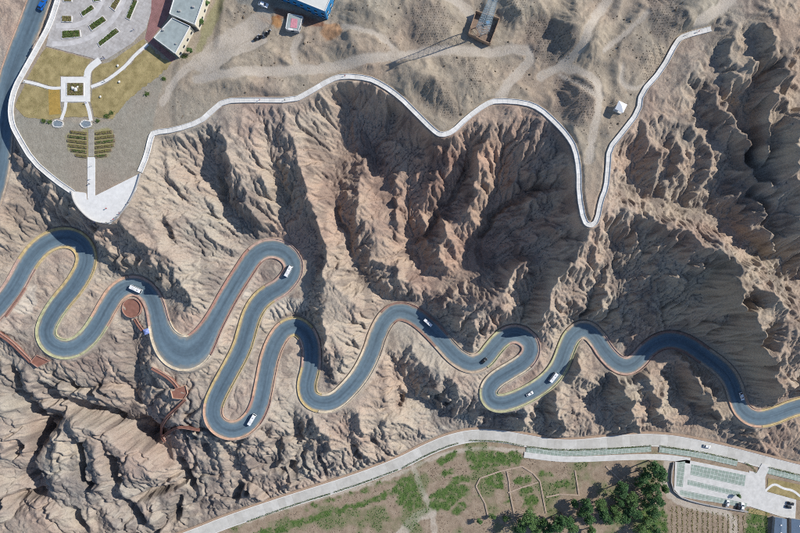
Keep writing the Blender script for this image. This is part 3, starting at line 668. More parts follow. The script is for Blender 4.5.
def wall_along(name, l, off, w, h, mt, parent=None, base=-0.4, closed=False):
    """low wall following a line: lateral offset, thickness and height"""
    n = normals2(l); N = len(l); o = np.asarray(off, float) * np.ones(N)
    m = MB(); q = []
    for k in range(N):
        for s_, zz in ((-w/2, base), (-w/2, h), (w/2, h), (w/2, base)):
            q.append((l[k, 0] + n[k, 0] * (o[k] + s_), l[k, 1] + n[k, 1] * (o[k] + s_), l[k, 2] + zz))
    f = [(4*k+i, 4*k+i+1, 4*k+i+5, 4*k+i+4) for k in range(N-1) for i in range(3)] + [(0, 1, 2, 3), (4*N-4, 4*N-1, 4*N-2, 4*N-3)]
    return m.add(q, f).build(name, mt, parent)
def slab(name, px, z, thick, mt, parent=None, up=0.0):
    return MB().prism([P(x, y, z)[:2] for x, y in px], z - thick, z + up).build(name, mt, parent)
def leaves(poly_or_fn, n, size, mb=None, rng=None):
    """many small leaf-sized faces at the points of a generator"""
    mb = mb or MB(); rng = rng or random
    for _ in range(n):
        x, y, z = poly_or_fn(); s_ = size * rng.uniform(.6, 1.3)
        a = np.array([rng.gauss(0, 1), rng.gauss(0, 1), rng.gauss(0, .45)]); a /= np.linalg.norm(a)
        b = np.cross(a, np.array([rng.gauss(0, .5), rng.gauss(0, .5), 1.0])); b /= np.linalg.norm(b) + 1e-9
        p = np.array([x, y, z]); k = len(mb.v)
        mb.v += [tuple(p + a * s_), tuple(p + b * s_ * .55), tuple(p - a * s_), tuple(p - b * s_ * .55)]; mb.f.append((k, k+1, k+2, k+3))
    return mb
# ------------------------------------------------------------------ materials of built things
def asphalt_material():
    m = mat('asphalt', (0.112, 0.165, 0.205), 0.85, 0.12, 0.5, bump=0.05)
    n = m.node_tree.nodes; l = m.node_tree.links; b = n['Principled BSDF']; src = b.inputs['Base Color'].links[0].from_socket
    at = n.new('ShaderNodeAttribute'); at.attribute_name = 'across'
    ab = n.new('ShaderNodeMath'); ab.operation = 'ABSOLUTE'; l.new(at.outputs['Fac'], ab.inputs[0])
    g = n.new('ShaderNodeNewGeometry'); t = n.new('ShaderNodeTexNoise'); t.inputs['Scale'].default_value = 0.35; t.inputs['Detail'].default_value = 6; l.new(g.outputs['Position'], t.inputs['Vector'])
    ad = n.new('ShaderNodeMath'); ad.operation = 'MULTIPLY_ADD'; l.new(t.outputs['Fac'], ad.inputs[0]); ad.inputs[1].default_value = 0.5; l.new(ab.outputs[0], ad.inputs[2])
    r = n.new('ShaderNodeValToRGB'); e = r.color_ramp.elements
    e[0].position, e[0].color = 0.2, (0.74, 0.74, 0.75, 1); e[1].position, e[1].color = 1.0, (1.2, 1.17, 1.14, 1)
    q = e.new(0.5); q.color = (0.96, 0.96, 0.97, 1); q = e.new(0.75); q.color = (1.02, 1.02, 1.02, 1)
    l.new(ad.outputs[0], r.inputs['Fac'])
    x = n.new('ShaderNodeMix'); x.data_type = 'RGBA'; x.blend_type = 'MULTIPLY'; x.inputs[0].default_value = 1.0; l.new(src, x.inputs[6]); l.new(r.outputs['Color'], x.inputs[7])
    r2 = n.new('ShaderNodeValToRGB'); r2.color_ramp.elements[0].position = 1.02; r2.color_ramp.elements[0].color = (0, 0, 0, 1); r2.color_ramp.elements[0].position = 0.98; r2.color_ramp.elements[1].position = 1.0
    mr = n.new('ShaderNodeMapRange'); mr.inputs[1].default_value = 1.0; mr.inputs[2].default_value = 1.35; l.new(ad.outputs[0], mr.inputs[0])
    x2 = n.new('ShaderNodeMix'); x2.data_type = 'RGBA'; l.new(mr.outputs[0], x2.inputs[0]); l.new(x.outputs[2], x2.inputs[6]); x2.inputs[7].default_value = (0.30, 0.26, 0.2, 1)
    al = n.new('ShaderNodeAttribute'); al.attribute_name = 'along'; cx = n.new('ShaderNodeCombineXYZ'); m1 = n.new('ShaderNodeMath'); m1.operation = 'MULTIPLY'; m1.inputs[1].default_value = .035; l.new(al.outputs['Fac'], m1.inputs[0])
    m2 = n.new('ShaderNodeMath'); m2.operation = 'MULTIPLY'; m2.inputs[1].default_value = 3.2; l.new(at.outputs['Fac'], m2.inputs[0]); l.new(m1.outputs[0], cx.inputs[0]); l.new(m2.outputs[0], cx.inputs[1])
    t3 = n.new('ShaderNodeTexNoise'); t3.inputs['Scale'].default_value = 1.0; t3.inputs['Detail'].default_value = 4; l.new(cx.outputs[0], t3.inputs['Vector'])
    r3 = n.new('ShaderNodeValToRGB'); r3.color_ramp.elements[0].position = .32; r3.color_ramp.elements[0].color = (.78, .79, .8, 1); r3.color_ramp.elements[1].position = .68; r3.color_ramp.elements[1].color = (1.16, 1.15, 1.13, 1); l.new(t3.outputs['Fac'], r3.inputs['Fac'])
    x3 = n.new('ShaderNodeMix'); x3.data_type = 'RGBA'; x3.blend_type = 'MULTIPLY'; x3.inputs[0].default_value = 1; l.new(x2.outputs[2], x3.inputs[6]); l.new(r3.outputs['Color'], x3.inputs[7])
    l.new(x3.outputs[2], b.inputs['Base Color']); return m
def jointed_material(name, color, every, dark=.62):
    m = mat(name, color, .8, .13, .3, bump=.05); n = m.node_tree.nodes; l = m.node_tree.links; b = n['Principled BSDF']; src = b.inputs['Base Color'].links[0].from_socket
    at = n.new('ShaderNodeAttribute'); at.attribute_name = 'along'; d = n.new('ShaderNodeMath'); d.operation = 'DIVIDE'; l.new(at.outputs['Fac'], d.inputs[0]); d.inputs[1].default_value = every
    fr = n.new('ShaderNodeMath'); fr.operation = 'FRACT'; l.new(d.outputs[0], fr.inputs[0]); lt = n.new('ShaderNodeMath'); lt.operation = 'LESS_THAN'; l.new(fr.outputs[0], lt.inputs[0]); lt.inputs[1].default_value = .3 / every
    fl = n.new('ShaderNodeMath'); fl.operation = 'FLOOR'; l.new(d.outputs[0], fl.inputs[0]); wn = n.new('ShaderNodeTexWhiteNoise'); wn.noise_dimensions = '1D'; l.new(fl.outputs[0], wn.inputs['W'])
    r = n.new('ShaderNodeValToRGB'); r.color_ramp.elements[0].color = (.86, .85, .83, 1); r.color_ramp.elements[1].color = (1.04, 1.04, 1.04, 1); l.new(wn.outputs['Value'], r.inputs['Fac'])
    x = n.new('ShaderNodeMix'); x.data_type = 'RGBA'; x.blend_type = 'MULTIPLY'; x.inputs[0].default_value = 1; l.new(src, x.inputs[6]); l.new(r.outputs['Color'], x.inputs[7])
    y = n.new('ShaderNodeMix'); y.data_type = 'RGBA'; y.blend_type = 'MULTIPLY'; l.new(lt.outputs[0], y.inputs[0]); l.new(x.outputs[2], y.inputs[6]); y.inputs[7].default_value = (dark, dark, dark, 1)
    l.new(y.outputs[2], b.inputs['Base Color']); return m
def stripe_material(name, c1, c2, ang, width, gap=0.12, rough=0.85):
    m = mat(name, c1, rough); n = m.node_tree.nodes; l = m.node_tree.links; b = n['Principled BSDF']
    g = n.new('ShaderNodeNewGeometry'); mp = n.new('ShaderNodeMapping'); mp.inputs['Rotation'].default_value = (0, 0, ang); l.new(g.outputs['Position'], mp.inputs['Vector'])
    br = n.new('ShaderNodeTexBrick'); br.inputs['Scale'].default_value = 1.0; br.inputs['Brick Width'].default_value = width; br.inputs['Row Height'].default_value = width
    br.inputs['Mortar Size'].default_value = gap * width * 0.5; br.inputs['Color1'].default_value = (*c1, 1); br.inputs['Color2'].default_value = (*[q * 0.9 for q in c1], 1); br.inputs['Mortar'].default_value = (*c2, 1); br.offset = 0.0
    l.new(mp.outputs[0], br.inputs['Vector'])
    t = n.new('ShaderNodeTexNoise'); t.inputs['Scale'].default_value = 0.5; t.inputs['Detail'].default_value = 7; l.new(g.outputs['Position'], t.inputs['Vector'])
    r = n.new('ShaderNodeValToRGB'); r.color_ramp.elements[0].position = .3; r.color_ramp.elements[0].color = (.78, .76, .74, 1); r.color_ramp.elements[1].position = .7; r.color_ramp.elements[1].color = (1.1, 1.1, 1.1, 1)
    l.new(t.outputs['Fac'], r.inputs['Fac'])
    x = n.new('ShaderNodeMix'); x.data_type = 'RGBA'; x.blend_type = 'MULTIPLY'; x.inputs[0].default_value = 1; l.new(br.outputs['Color'], x.inputs[6]); l.new(r.outputs['Color'], x.inputs[7])
    l.new(x.outputs[2], b.inputs['Base Color']); return m
M = dict(
 asphalt=asphalt_material(), concrete=mat('pale_concrete', (0.56, 0.55, 0.52), .8, .14, .35, bump=.05), white_stone=mat('white_stone', (0.66, 0.65, 0.62), .75, .1, .5),
 white_wall=mat('white_wall', (0.68, 0.67, 0.65), .7, .12, .8), grey_wall=mat('grey_wall', (0.36, 0.35, 0.34), .85, .15, .8), plaza=stripe_material('plaza_paving', (0.46, 0.44, 0.42), (0.38, 0.365, 0.35), .5, 1.6),
 lawn=mat('dry_lawn', (0.31, 0.245, 0.10), .95, .38, .22, bump=.6, bscale=2.2, var2=(0.41, 0.33, 0.16)), orange_lawn=mat('orange_lawn', (0.36, 0.235, 0.06), .95, .2, .6, bump=.4, bscale=3),
 gravel=mat('grey_gravel', (0.325, 0.30, 0.255), .95, .25, .45, bump=.7, bscale=2.2), brick=stripe_material('red_brick', (0.285, 0.135, 0.10), (0.22, 0.12, 0.09), .3, .8),
 redpave=stripe_material('maroon_paving', (0.30, 0.155, 0.145), (0.2, 0.12, 0.12), 1.0, 1.0), roof_grey=mat('grey_roof', (0.30, 0.345, 0.34), .85, .18, .4), cream=mat('cream_render', (0.62, 0.57, 0.45), .85, .08, .6),
 roof_cream=mat('cream_roof', (0.60, 0.60, 0.56), .7, .07, .4), blue_wall=mat('blue_cladding', (0.03, 0.20, 0.42), .5, .12, .5), glass=mat('dark_glass', (0.02, 0.03, 0.04), .08, spec=.6), soil=mat('garden_soil', (0.2, 0.15, 0.1), .95, .3, 1),
 leaf=mat('hedge_leaf', (0.075, 0.12, 0.025), .7, .35, 1.2), leaf_y=mat('yellow_hedge_leaf', (0.17, 0.16, 0.05), .8, .3, 1.2), leaf_t=mat('tree_leaf', (0.05, 0.115, 0.035), .65, .4, .5), leaf_t2=mat('tree_leaf_light', (0.085, 0.155, 0.045), .65, .4, .5),
 scrub=mat('dry_scrub', (0.13, 0.10, 0.07), .95, .35, .7), grass=mat('grass_blade', (0.07, 0.125, 0.035), .8, .45, .3), bark=mat('bark', (0.12, 0.09, 0.065), .9, .3, 3), white_paint=mat('white_paint', (0.78, 0.79, 0.80), .25, spec=.5), black_paint=mat('black_paint', (0.015, 0.016, 0.018), .3, spec=.5),
 blue_paint=mat('blue_paint', (0.01, 0.11, 0.42), .25, spec=.5), tyre=mat('tyre', (0.015, 0.015, 0.015), .9), rim=mat('rim_metal', (0.4, 0.4, 0.4), .35, metal=.8), lamp=mat('lamp_glass', (0.75, 0.75, 0.7), .15), red_lamp=mat('tail_lamp', (0.35, 0.02, 0.015), .2),
 steel=mat('galvanised_steel', (0.42, 0.50, 0.53), .5, .1, 2, metal=.2), mud=mat('mud_wall', (0.36, 0.26, 0.185), .95, .2, .9), pale_mud=mat('pale_mud_wall', (0.39, 0.305, 0.235), .95, .2, .7), bay=stripe_material('grass_pavers', (0.30, 0.37, 0.32), (0.50, 0.53, 0.50), 0.21, 2.4, .1), canvas=mat('white_canvas', (0.76, 0.77, 0.78), .7), canvas_blue=mat('blue_canvas', (0.22, 0.28, 0.55), .7),
 pink=mat('pink_sheet', (0.55, 0.24, 0.28), .7, .3, 1.5), bluegrey=mat('blue_grey_sheet_roof', (0.12, 0.17, 0.235), .6, .12, 1), wood=mat('brown_yard_wall', (0.32, 0.22, 0.15), .9, .25, 1.2), yard=mat('yard_dirt', (0.23, 0.17, 0.13), .95, .3, .9), rock=mat('pale_rock', (0.6, 0.58, 0.54), .8, .2, 2),
 water=mat('pond_water', (0.20, 0.24, 0.27), .15, .3, 1.0), skin=mat('skin', (0.45, 0.28, 0.2), .6))
# ------------------------------------------------------------------ roads and paths
M['walk_slab'] = jointed_material('walkway_slab', (0.66, 0.65, 0.62), 2.6, .84); M['road_slab'] = jointed_material('road_slab', (0.52, 0.51, 0.475), 5.0, .93)
M['gravel_pale'] = mat('pale_worn_paving', (0.50, 0.48, 0.465), .9, .2, .35)
HW = road_width(ROAD_T)
road = ribbon('winding_road', ROAD, HW[:, None] * np.linspace(-1, 1, 13)[None], M['asphalt']); tag(road, 'blue-grey asphalt road winding through hairpin bends', kind='structure')
KC = dict(y=(0.48, 0.38, 0.20), g=(0.42, 0.41, 0.25), o=(0.50, 0.335, 0.24), r=(0.37, 0.22, 0.175), p=(0.56, 0.48, 0.36), t=(0.44, 0.355, 0.27), k=(0.46, 0.33, 0.27), d=(0.28, 0.18, 0.145))
KM = {k: mat('kerb_' + n_, KC[k], .9, .3, .45) for k, n_ in dict(y='ochre', g='olive_yellow', o='orange', r='red', p='pale', t='tan', k='pink', d='maroon').items()}
stops = [(0, 'k'), (4, 'y'), (10, 'y'), (12, 'g'), (17, 'g'), (19, 'o'), (22, 'k'), (26, 'p'), (30, 'r'), (34, 'k'), (41, 'y'), (46, 'y'), (48, 'o'), (53, 'r'), (55, 'o'), (59, 'y'), (61, 'k'), (63, 'y'), (66, 'p'), (70, 't'), (72, 'd'), (76, 't'), (79, 'g'), (81, 'k'), (85, 'p'),
         (88, 'g'), (94, 'g'), (96, 't'), (99, 'k'), (104, 'd'), (108, 't'), (111, 'o'), (114, 'y'), (118, 't')]
pidx = [int(np.argmin(np.hypot(ROAD[:, 0] - P(*road_px[i], 27 - 49 * _l[i])[0], ROAD[:, 1] - P(*road_px[i], 27 - 49 * _l[i])[1]))) for i, _ in stops] + [len(ROAD) - 1]
for (i, c), a, b in zip(stops, pidx[:-1], pidx[1:]):
    if b - a < 3: continue
    l = ROAD[a:b + 1]; h = HW[a:b + 1]
    for sgn in (-1, 1):
        ribbon('kerb_strip', l, np.stack([sgn * h * 1.0 + sgn * 0.004, sgn * (h + 1.35)][::1 if sgn > 0 else -1], 1), KM[c], road, dz=0.10, skirt=0.9)
        wall_along('edge_wall', l, sgn * (h + 1.2), 0.28, 0.6, KM['d' if (c in 'rk' and sgn < 0) else c], road)
up = ribbon('plateau_road', UPROAD, np.linspace(-5.6, 5.6, 9), M['asphalt']); tag(up, 'asphalt road below the garden plaza', kind='structure')
for sgn in (-1, 1):
    ribbon('kerb_strip', UPROAD, np.array([sgn * 5.605, sgn * 6.3][::1 if sgn > 0 else -1]), KM['o' if sgn < 0 else 't'], up, dz=.1, skirt=.9)
vr = ribbon('valley_road', VROAD, np.linspace(-3.6, 3.6, 9), M['road_slab']); tag(vr, 'pale concrete valley road', kind='structure')
for sgn in (-1, 1): ribbon('kerb_strip', VROAD, np.array([sgn * 3.604, sgn * 4.1][::1 if sgn > 0 else -1]), M['white_stone'], vr, dz=.1, skirt=.6)
ribbon('earth_verge', VROAD, np.array([4.12, 5.6]), M['mud'], vr, dz=.35, skirt=.9)
for nm, l, lab in (('walkway', WR, 'white cliff-edge walkway along the plateau rim'), ('walkway', WL, 'white walkway curving round the garden plaza')):
    w = ribbon(nm, l, np.linspace(-1.15, 1.15, 5), M['walk_slab'], dz=.12, skirt=1.2); tag(w, lab, kind='structure')
    wall_along('parapet', l, -1.2, .12, .5, M['white_wall'], w); wall_along('parapet', l, 1.2, .12, .5, M['white_wall'], w)
ter = MB().prism([p[:2] for p in TERRACE], 43.0, 45.16).build('viewing_terrace', M['white_stone']); tag(ter, 'white paved viewing terrace at the plateau tip', kind='structure')
tl = np.array(TERRACE[5:] + TERRACE[:1]); tl, _ = smooth_poly([TERRACE[4]] + TERRACE[5:] + [TERRACE[0]], 1.0, 2)
wall_along('parapet', tl, 0.0, .2, 1.25, M['grey_wall'], ter, base=-1.5)
def drape(pts, w, z0, name, mt, thick=3.0, lift=.45, step=.8, label=None):
    q = np.array([hit(x, y) for x, y in pts]); l, t = smooth_poly(q, step, 2)
    n = normals2(l); z = np.max([zats(l[:, 0] + n[:, 0] * o, l[:, 1] + n[:, 1] * o) for o in (-w, -w/2, 0, w/2, w)], axis=0)
    zp = np.pad(z, 3, mode='edge'); z = np.max([zp[i:i + len(z)] for i in range(7)], axis=0)
    k = np.ones(9) / 9; z = np.convolve(np.pad(z, 4, mode='edge'), k, 'valid'); l[:, 2] = z + lift
    o = ribbon(name, l, np.linspace(-w, w, 3), mt, skirt=thick); o['kind'] = 'structure'
    if label: o['label'] = label
    return o, l
for pts, w in (([(-6,328),(2,334),(15,344),(24,354),(33,362)], .95), ([(135,319),(139,325),(144,331)], .9), ([(152,368),(162,373),(171,378),(179,387)], .9), ([(186,399),(178,407),(168,416),(165,428),(166,441)], .8), ([(202,428),(190,426),(178,426),(167,433)], .7),
               ([(26,288),(20,297),(12,308),(6,316)], .7)):
    o, l = drape(pts, w, 0, 'brick_path', M['brick'], label='narrow red brick trail below the road')
    wall_along('edge_wall', l, w, .22, .55, KM['r'], o)
def platform(name, px, mt, rim, label, lift=.5):
    c = np.mean([hit(x, y) for x, y in px], axis=0); z = max(hit(x, y)[2] for x, y in px[::max(1, len(px)//8)]) * .5 + c[2] * .5 + lift
    pts = [P(x, y, z)[:2] for x, y in px]; o = MB().prism(pts, z - 5, z).build(name, mt); tag(o, label, kind='structure')
    cc = np.mean(pts, axis=0); m = MB(); k = len(pts)
    for i in range(k):
        a, b = np.array(pts[i]), np.array(pts[(i + 1) % k]); d = (b - a) / 2; nn = np.array([-d[1], d[0]]); nn = nn / np.linalg.norm(nn) * .14
        m.quad_box((a + b) / 2, d, nn, .75, z + .004)
    m.build('edge_wall', rim, o); return o
platform('brick_terrace', [(132 + 9.4 * math.cos(t), 308 + 9.4 * math.sin(t)) for t in np.linspace(0, 2 * math.pi, 33)[:-1]], M['brick'], KM['r'], 'round red brick terrace inside a hairpin bend')
platform('brick_terrace', [(37,355),(50,361),(38,367),(31,362)], M['brick'], KM['r'], 'small pointed red brick terrace on the trail')
platform('brick_terrace', [(171,390),(186,385),(188,393),(184,399),(173,398)], M['brick'], KM['o'], 'square red brick terrace below the wide bend')
# garden plaza
def rough_px(px, amp):
    o = []
    for i in range(len(px)):
        a, b = np.array(px[i], float), np.array(px[(i + 1) % len(px)], float); k = max(1, int(np.linalg.norm(b - a) / 1.2))
        for j in range(k):
            q = a + (b - a) * j / k; am = amp if (q[0] > 112 and amp > 1) else min(amp, .5)
            o.append((q[0] + am * float(fbm(np.array([q[0]]), np.array([q[1]]), 5, 3, 5)[0]), q[1] + am * float(fbm(np.array([q[0]]), np.array([q[1]]), 5, 3, 8)[0])))
    return o
g0 = slab('plaza', [(60,-14),(46,46),(92,58),(98,61),(107,59),(131,44),(146,29),(151,12),(152,-14)], 45, .5, M['plaza'], up=.03); tag(g0, 'grey lilac stone plaza with planting beds', kind='structure')
for px, mt, lab in (([(46,47.5),(91,59.5),(87,66),(84,76),(60,76),(60,87),(50,86),(37,81.5),(27,79),(38,59)], 'lawn', 'dry lawn beside the plaza and curved walkway'), ([(25,84),(37,87),(50,90.5),(60,89.5),(60,103),(62,117),(50,120),(24,117),(15,106)], 'lawn', 'dry lawn with an orange patch'),
                    ([(65.5,103),(85,103),(89,117),(64,117)], 'lawn', 'small dry lawn below the square planter'), ([(92,72),(99,65),(110,62),(133,46),(144,39),(146,43),(133,53.5),(123,65),(105,79),(92,84)], 'lawn', 'strip of dry lawn between plaza and path'),
                    ([(92,90),(106,84),(127,68.5),(137,56.5),(149,47),(165,60),(172,62),(160,75),(130,98),(112,119),(94,117),(91,103)], 'lawn', 'large dry lawn running towards the dirt track')):
    tag(slab('lawn', rough_px(px, 1.6 if 'large' in lab else .5), 45, .5, M[mt], up=.02), lab, kind='structure')
tag(slab('lawn', [(48.5,88),(59.5,89),(60,103),(61,114),(49,115)], 45, .5, M['orange_lawn'], up=.026), 'orange worn patch of lawn', kind='structure')
def flatpath(pts, w, z, mt, name='garden_path', up=.05, lab=None):
    l, _ = smooth_poly([P(x, y, z) for x, y in pts], 1.0); o = ribbon(name, l, np.linspace(-w, w, 3), mt, dz=up, skirt=.3); return tag(o, lab, kind='structure')
for pts, w in (([(23,81),(37,84),(50,88.5),(61,88)], .75), ([(91,87),(105,82),(125,67),(135,55),(148,44)], .8), ([(87,77),(88,69),(100,60)], 1.7), ([(66,102),(65,110),(61,120)], .8), ([(86,102),(89,110),(91,121)], .9)):
    flatpath(pts, w, 45, M['white_stone'], lab='pale stone garden path across the dry lawns')
for pts in ([(56,26),(72,26.5),(86,22),(98,10),(106,-8)], [(52,44),(70,44),(90,38),(110,24),(121,8),(126,-8)]):
    flatpath(pts, 1.3, 45, M['gravel_pale'], 'paving_band', .04, 'pale curved band in the stone plaza')
flatpath([(91.3,129),(91.3,156.5)], 1.5, 45, M['gravel'], 'garden_path', .05, 'grey gravel path through the rounded garden')
flatpath([(91.3,157),(91.3,199)], 2.0, 45, M['white_stone'], 'promenade', .07, 'straight white promenade leading to the viewing terrace')
for a in ([(61,77),(90,77),(90,83),(61,83)], [(61,96),(90,96),(90,102),(61,102)], [(61,83),(67,83),(67,96),(61,96)], [(84,83),(90,83),(90,96),(84,96)]):
    tag(slab('paved_square', a, 45, .5, M['white_stone'], up=.09), 'pale paved band framing the square planter', kind='structure')
tag(slab('brick_court', [(151,12),(152,-14),(172,-14),(170,12),(166,20),(152,38),(176,58),(172,62),(145,39),(147,30)], 45, .5, M['redpave'], up=.012), 'maroon paved court beside the grey roofed buildings', kind='structure')
# valley floor paving
VZ = VALLEY_Z
def vslab(name, px, mt, up, lab): return tag(slab(name, px, VZ, 1.2, M[mt], up=up + .28), lab, kind='structure')
for pts, w, mt, nm, lab, up in (([(526,450.3),(562,453.8),(600,452.3),(651,449)], 1.7, 'bay', 'paver_strip', 'grass paver strip beside the valley road', .27), ([(659,449.5),(700,455),(737,463.5)], 1.7, 'bay', 'paver_strip', 'grass paver strip between valley road and car park', .27),
                     ([(767,470.5),(800,478.5),(820,484)], 1.8, 'bay', 'paver_strip', 'grass paver strip beyond the car park entrance', .27), ([(524,454.5),(562,459.5),(600,458.3),(625,457),(662,456.5),(690,460.5)], 1.9, 'concrete', 'pavement', 'wide white pavement below the paver strip', .33)):
    l, _ = smooth_poly([P(x, y, VZ) for x, y in pts], 1.0); tag(ribbon(nm, l, np.linspace(-w, w, 3), M[mt], dz=up, skirt=1.0), lab, kind='structure')
vslab('car_park', [(675,461),(686,459.5),(757,474),(764,490),(749,506.5),(727,503.5),(700,500),(680,496),(674,489)], 'concrete', .05, 'pale concrete car park with grass paver bays')
vslab('forecourt', [(749,470.5),(756.5,472.5),(762,463),(770,466),(765,477),(765,491),(796,499.5),(795,519),(781,516.5),(749,506)], 'concrete', .012, 'plain concrete forecourt of the car park')
for px, lab in (([(691,464),(745.5,475),(744,486),(690,474.5)], 'large rectangular grass paver bay block'), ([(687.5,479.5),(740,491.5),(739,496.5),(687,484.5)], 'narrow grass paver bay island'), ([(680,489.5),(747,503),(745.5,507.5),(690,497.5),(679,494.5)], 'grass paver bay row beside the curved wall'), ([(677,462),(685,461),(682.5,487),(676,486)], 'grass paver bay row at the car park end')):
    vslab('paver_bay', px, 'bay', .066, lab)
vslab('lawn', [(768,478),(801,485),(830,492),(830,506),(798,500),(767,491)], 'lawn', -.1, 'brown lawn with a curving path beside the forecourt')
vslab('lawn', [(749,508),(770,512.5),(769,516),(748,513)], 'lawn', -.1, 'thin brown lawn strip below the forecourt')
flatpath([(764,492),(770,486),(775,483.5),(783,488.5),(793,490),(802,498),(812,500)], .75, VZ, M['white_stone'], up=.24, lab='curving pale path across the brown lawn')
# ------------------------------------------------------------------ vehicles
def arch_box(m, x0, x1, w0, w1, z0, z1, inset=0.0):       # tapered body section: bottom half width w0, top w1
    v = [(x0, -w0, z0), (x1, -w0, z0), (x1, w0, z0), (x0, w0, z0), (x0 + inset, -w1, z1), (x1 - inset, -w1, z1), (x1 - inset, w1, z1), (x0 + inset, w1, z1)]
    return m.add(v, [(0, 3, 2, 1), (4, 5, 6, 7), (0, 1, 5, 4), (1, 2, 6, 5), (2, 3, 7, 6), (3, 0, 4, 7)])
def bevel(o, w, seg=2):
    b = o.modifiers.new('bevel', 'BEVEL'); b.width = w; b.segments = seg; b.limit_method = 'ANGLE'; return o
def wheels(root, xs, w, r):
    for x in xs:
        for s in (-1, 1):
            t = MB().tube((x, s * (w - .22), r), (x, s * (w + .02), r), r, k=14).build('wheel', M['tyre'], root)
            MB().tube((x, s * (w - .02), r), (x, s * (w + .035), r), r * .58, k=10).build('rim', M['rim'], t)
def make_bus():
    t = thing('minibus', 'x', 'bus'); L_, w = 3.55, 1.13
    m = MB(); v = []
    prof = [(-3.5, .42), (3.42, .42), (3.55, .7), (3.5, 1.25), (3.12, 2.45), (2.9, 2.62), (-3.35, 2.64), (-3.55, 2.4)]
    for s, k in ((-1, 1), (1, 1)): v += [(x, s * (w if z < 1.3 else w - .13 * (z - 1.3) / 1.3), z) for x, z in prof]
    n = len(prof); f = [tuple(range(n)), tuple(range(2 * n - 1, n - 1, -1))] + [((i + 1) % n, i, n + i, n + (i + 1) % n) for i in range(n)]
    bevel(m.add(v, f).build('body', M['white_paint'], t), .07)
    for s in (-1, 1):
        for k in range(5):
            x0 = -3.2 + k * 1.22
            MB().add([(x0, s * (w - .012), 1.42), (x0 + 1.08, s * (w - .012), 1.42), (x0 + 1.08, s * (w - .085), 2.2), (x0, s * (w - .085), 2.2), (x0, s * (w - .2), 1.42), (x0 + 1.08, s * (w - .2), 1.42), (x0 + 1.08, s * (w - .2), 2.2), (x0, s * (w - .2), 2.2)],
                     [(0, 1, 2, 3), (0, 4, 5, 1), (2, 6, 7, 3), (1, 5, 6, 2), (0, 3, 7, 4)]).build('window', M['glass'], t)
        MB().quad_box((3.5, s * .8), (.06, 0), (0, .18), .2, .72).build('headlight', M['lamp'], t)
        MB().quad_box((-3.53, s * .92), (.05, 0), (0, .12), .35, .8).build('tail_light', M['red_lamp'], t)
        mr = MB().quad_box((3.25, s * 1.28), (.06, 0), (0, .12), .3, 1.7).build('mirror', M['black_paint'], t)
    MB().add([(3.53, -.95, 1.32), (3.53, .95, 1.32), (3.19, .88, 2.33), (3.19, -.88, 2.33), (3.2, -.95, 1.32), (3.2, .95, 1.32)], [(0, 1, 2, 3), (0, 4, 5, 1), (0, 3, 4), (1, 5, 2)]).build('windscreen', M['glass'], t)
    bevel(MB().box(-1.6, .1, -.7, .7, 2.6, 2.8).build('roof_unit', M['white_wall'], t), .05); MB().box(1.0, 1.7, -.35, .35, 2.6, 2.69).build('roof_hatch', M['grey_wall'], t)
    wheels(t, (-2.1, 2.25), w, .42); return t
def make_car(paint, name='car'):
    t = thing(name, 'x', 'car'); w = .9
    prof = [(-2.2, .35), (2.15, .35), (2.25, .6), (2.1, .82), (1.15, .95), (.35, 1.5), (-1.3, 1.52), (-1.95, 1.05), (-2.25, .98)]
    v = []
    for s in (-1, 1): v += [(x, s * (w if z < 1 else w - .2), z) for x, z in prof]
    n = len(prof); f = [tuple(range(n)), tuple(range(2 * n - 1, n - 1, -1))] + [((i + 1) % n, i, n + i, n + (i + 1) % n) for i in range(n)]
    bevel(MB().add(v, f).build('body', M[paint], t), .06)
    MB().add([(1.1, -.72, 1.0), (1.1, .72, 1.0), (.42, .6, 1.49), (.42, -.6, 1.49)], [(0, 1, 2, 3)]).build('windscreen', M['glass'], t).location = (.03, 0, .015)
    MB().add([(-1.92, .7, 1.1), (-1.92, -.7, 1.1), (-1.36, -.6, 1.5), (-1.36, .6, 1.5)], [(0, 1, 2, 3)]).build('rear_window', M['glass'], t).location = (-.03, 0, .015)
    for s in (-1, 1):
        for x0, x1 in ((-1.25, -.35), (-.28, .6)):
            MB().add([(x0, s * .86, 1.02), (x1, s * .86, 1.02), (x1 - .25 * (x1 > 0), s * .72, 1.42), (x0, s * .72, 1.42)], [(0, 1, 2, 3)]).build('window', M['glass'], t)
        MB().quad_box((2.17, s * .65), (.07, 0), (0, .16), .14, .62).build('headlight', M['lamp'], t); MB().quad_box((-2.22, s * .68), (.05, 0), (0, .14), .14, .75).build('tail_light', M['red_lamp'], t)
    wheels(t, (-1.35, 1.4), w, .33); return t
def road_z(x, y):
    d = np.hypot(ROAD[:, 0] - x, ROAD[:, 1] - y); return ROAD[int(np.argmin(d)), 2]
def on_road(px, py):
    z = 0.0
    for _ in range(12): p = P(px, py, z); z = road_z(p[0], p[1])
    return P(px, py, z)
bus0 = make_bus(); R = math.radians
for k, (px, py, a, lab) in enumerate([(137,289,-25,'white minibus rounding the bend above the round brick terrace'), (289,271,62,'white minibus in the shaded hairpin below the rilled cliff'), (252.5,419,59,'white minibus in the lowest loop bordered with red kerbs'),
                        (428,322.5,-42,'white minibus descending the shaded road below the canyon mouth'), (553,377,52,'white minibus climbing the straight beside the olive kerb')]):
    o = bus0 if k == 0 else copy_tree(bus0); place(o, on_road(px, py), R(a), lab, 'white minibuses on the winding road', 1.0 if k != 3 else .9)
white_car, black_car, blue_car = make_car('white_paint'), make_car('black_paint'), make_car('blue_paint')
place(white_car, on_road(529.5,393.5), R(28), 'white car following the minibus between olive kerbs', 'cars on the winding road'); place(black_car, on_road(484,360.5), R(42), 'black car in the bend beside the pale kerb', 'cars on the winding road')
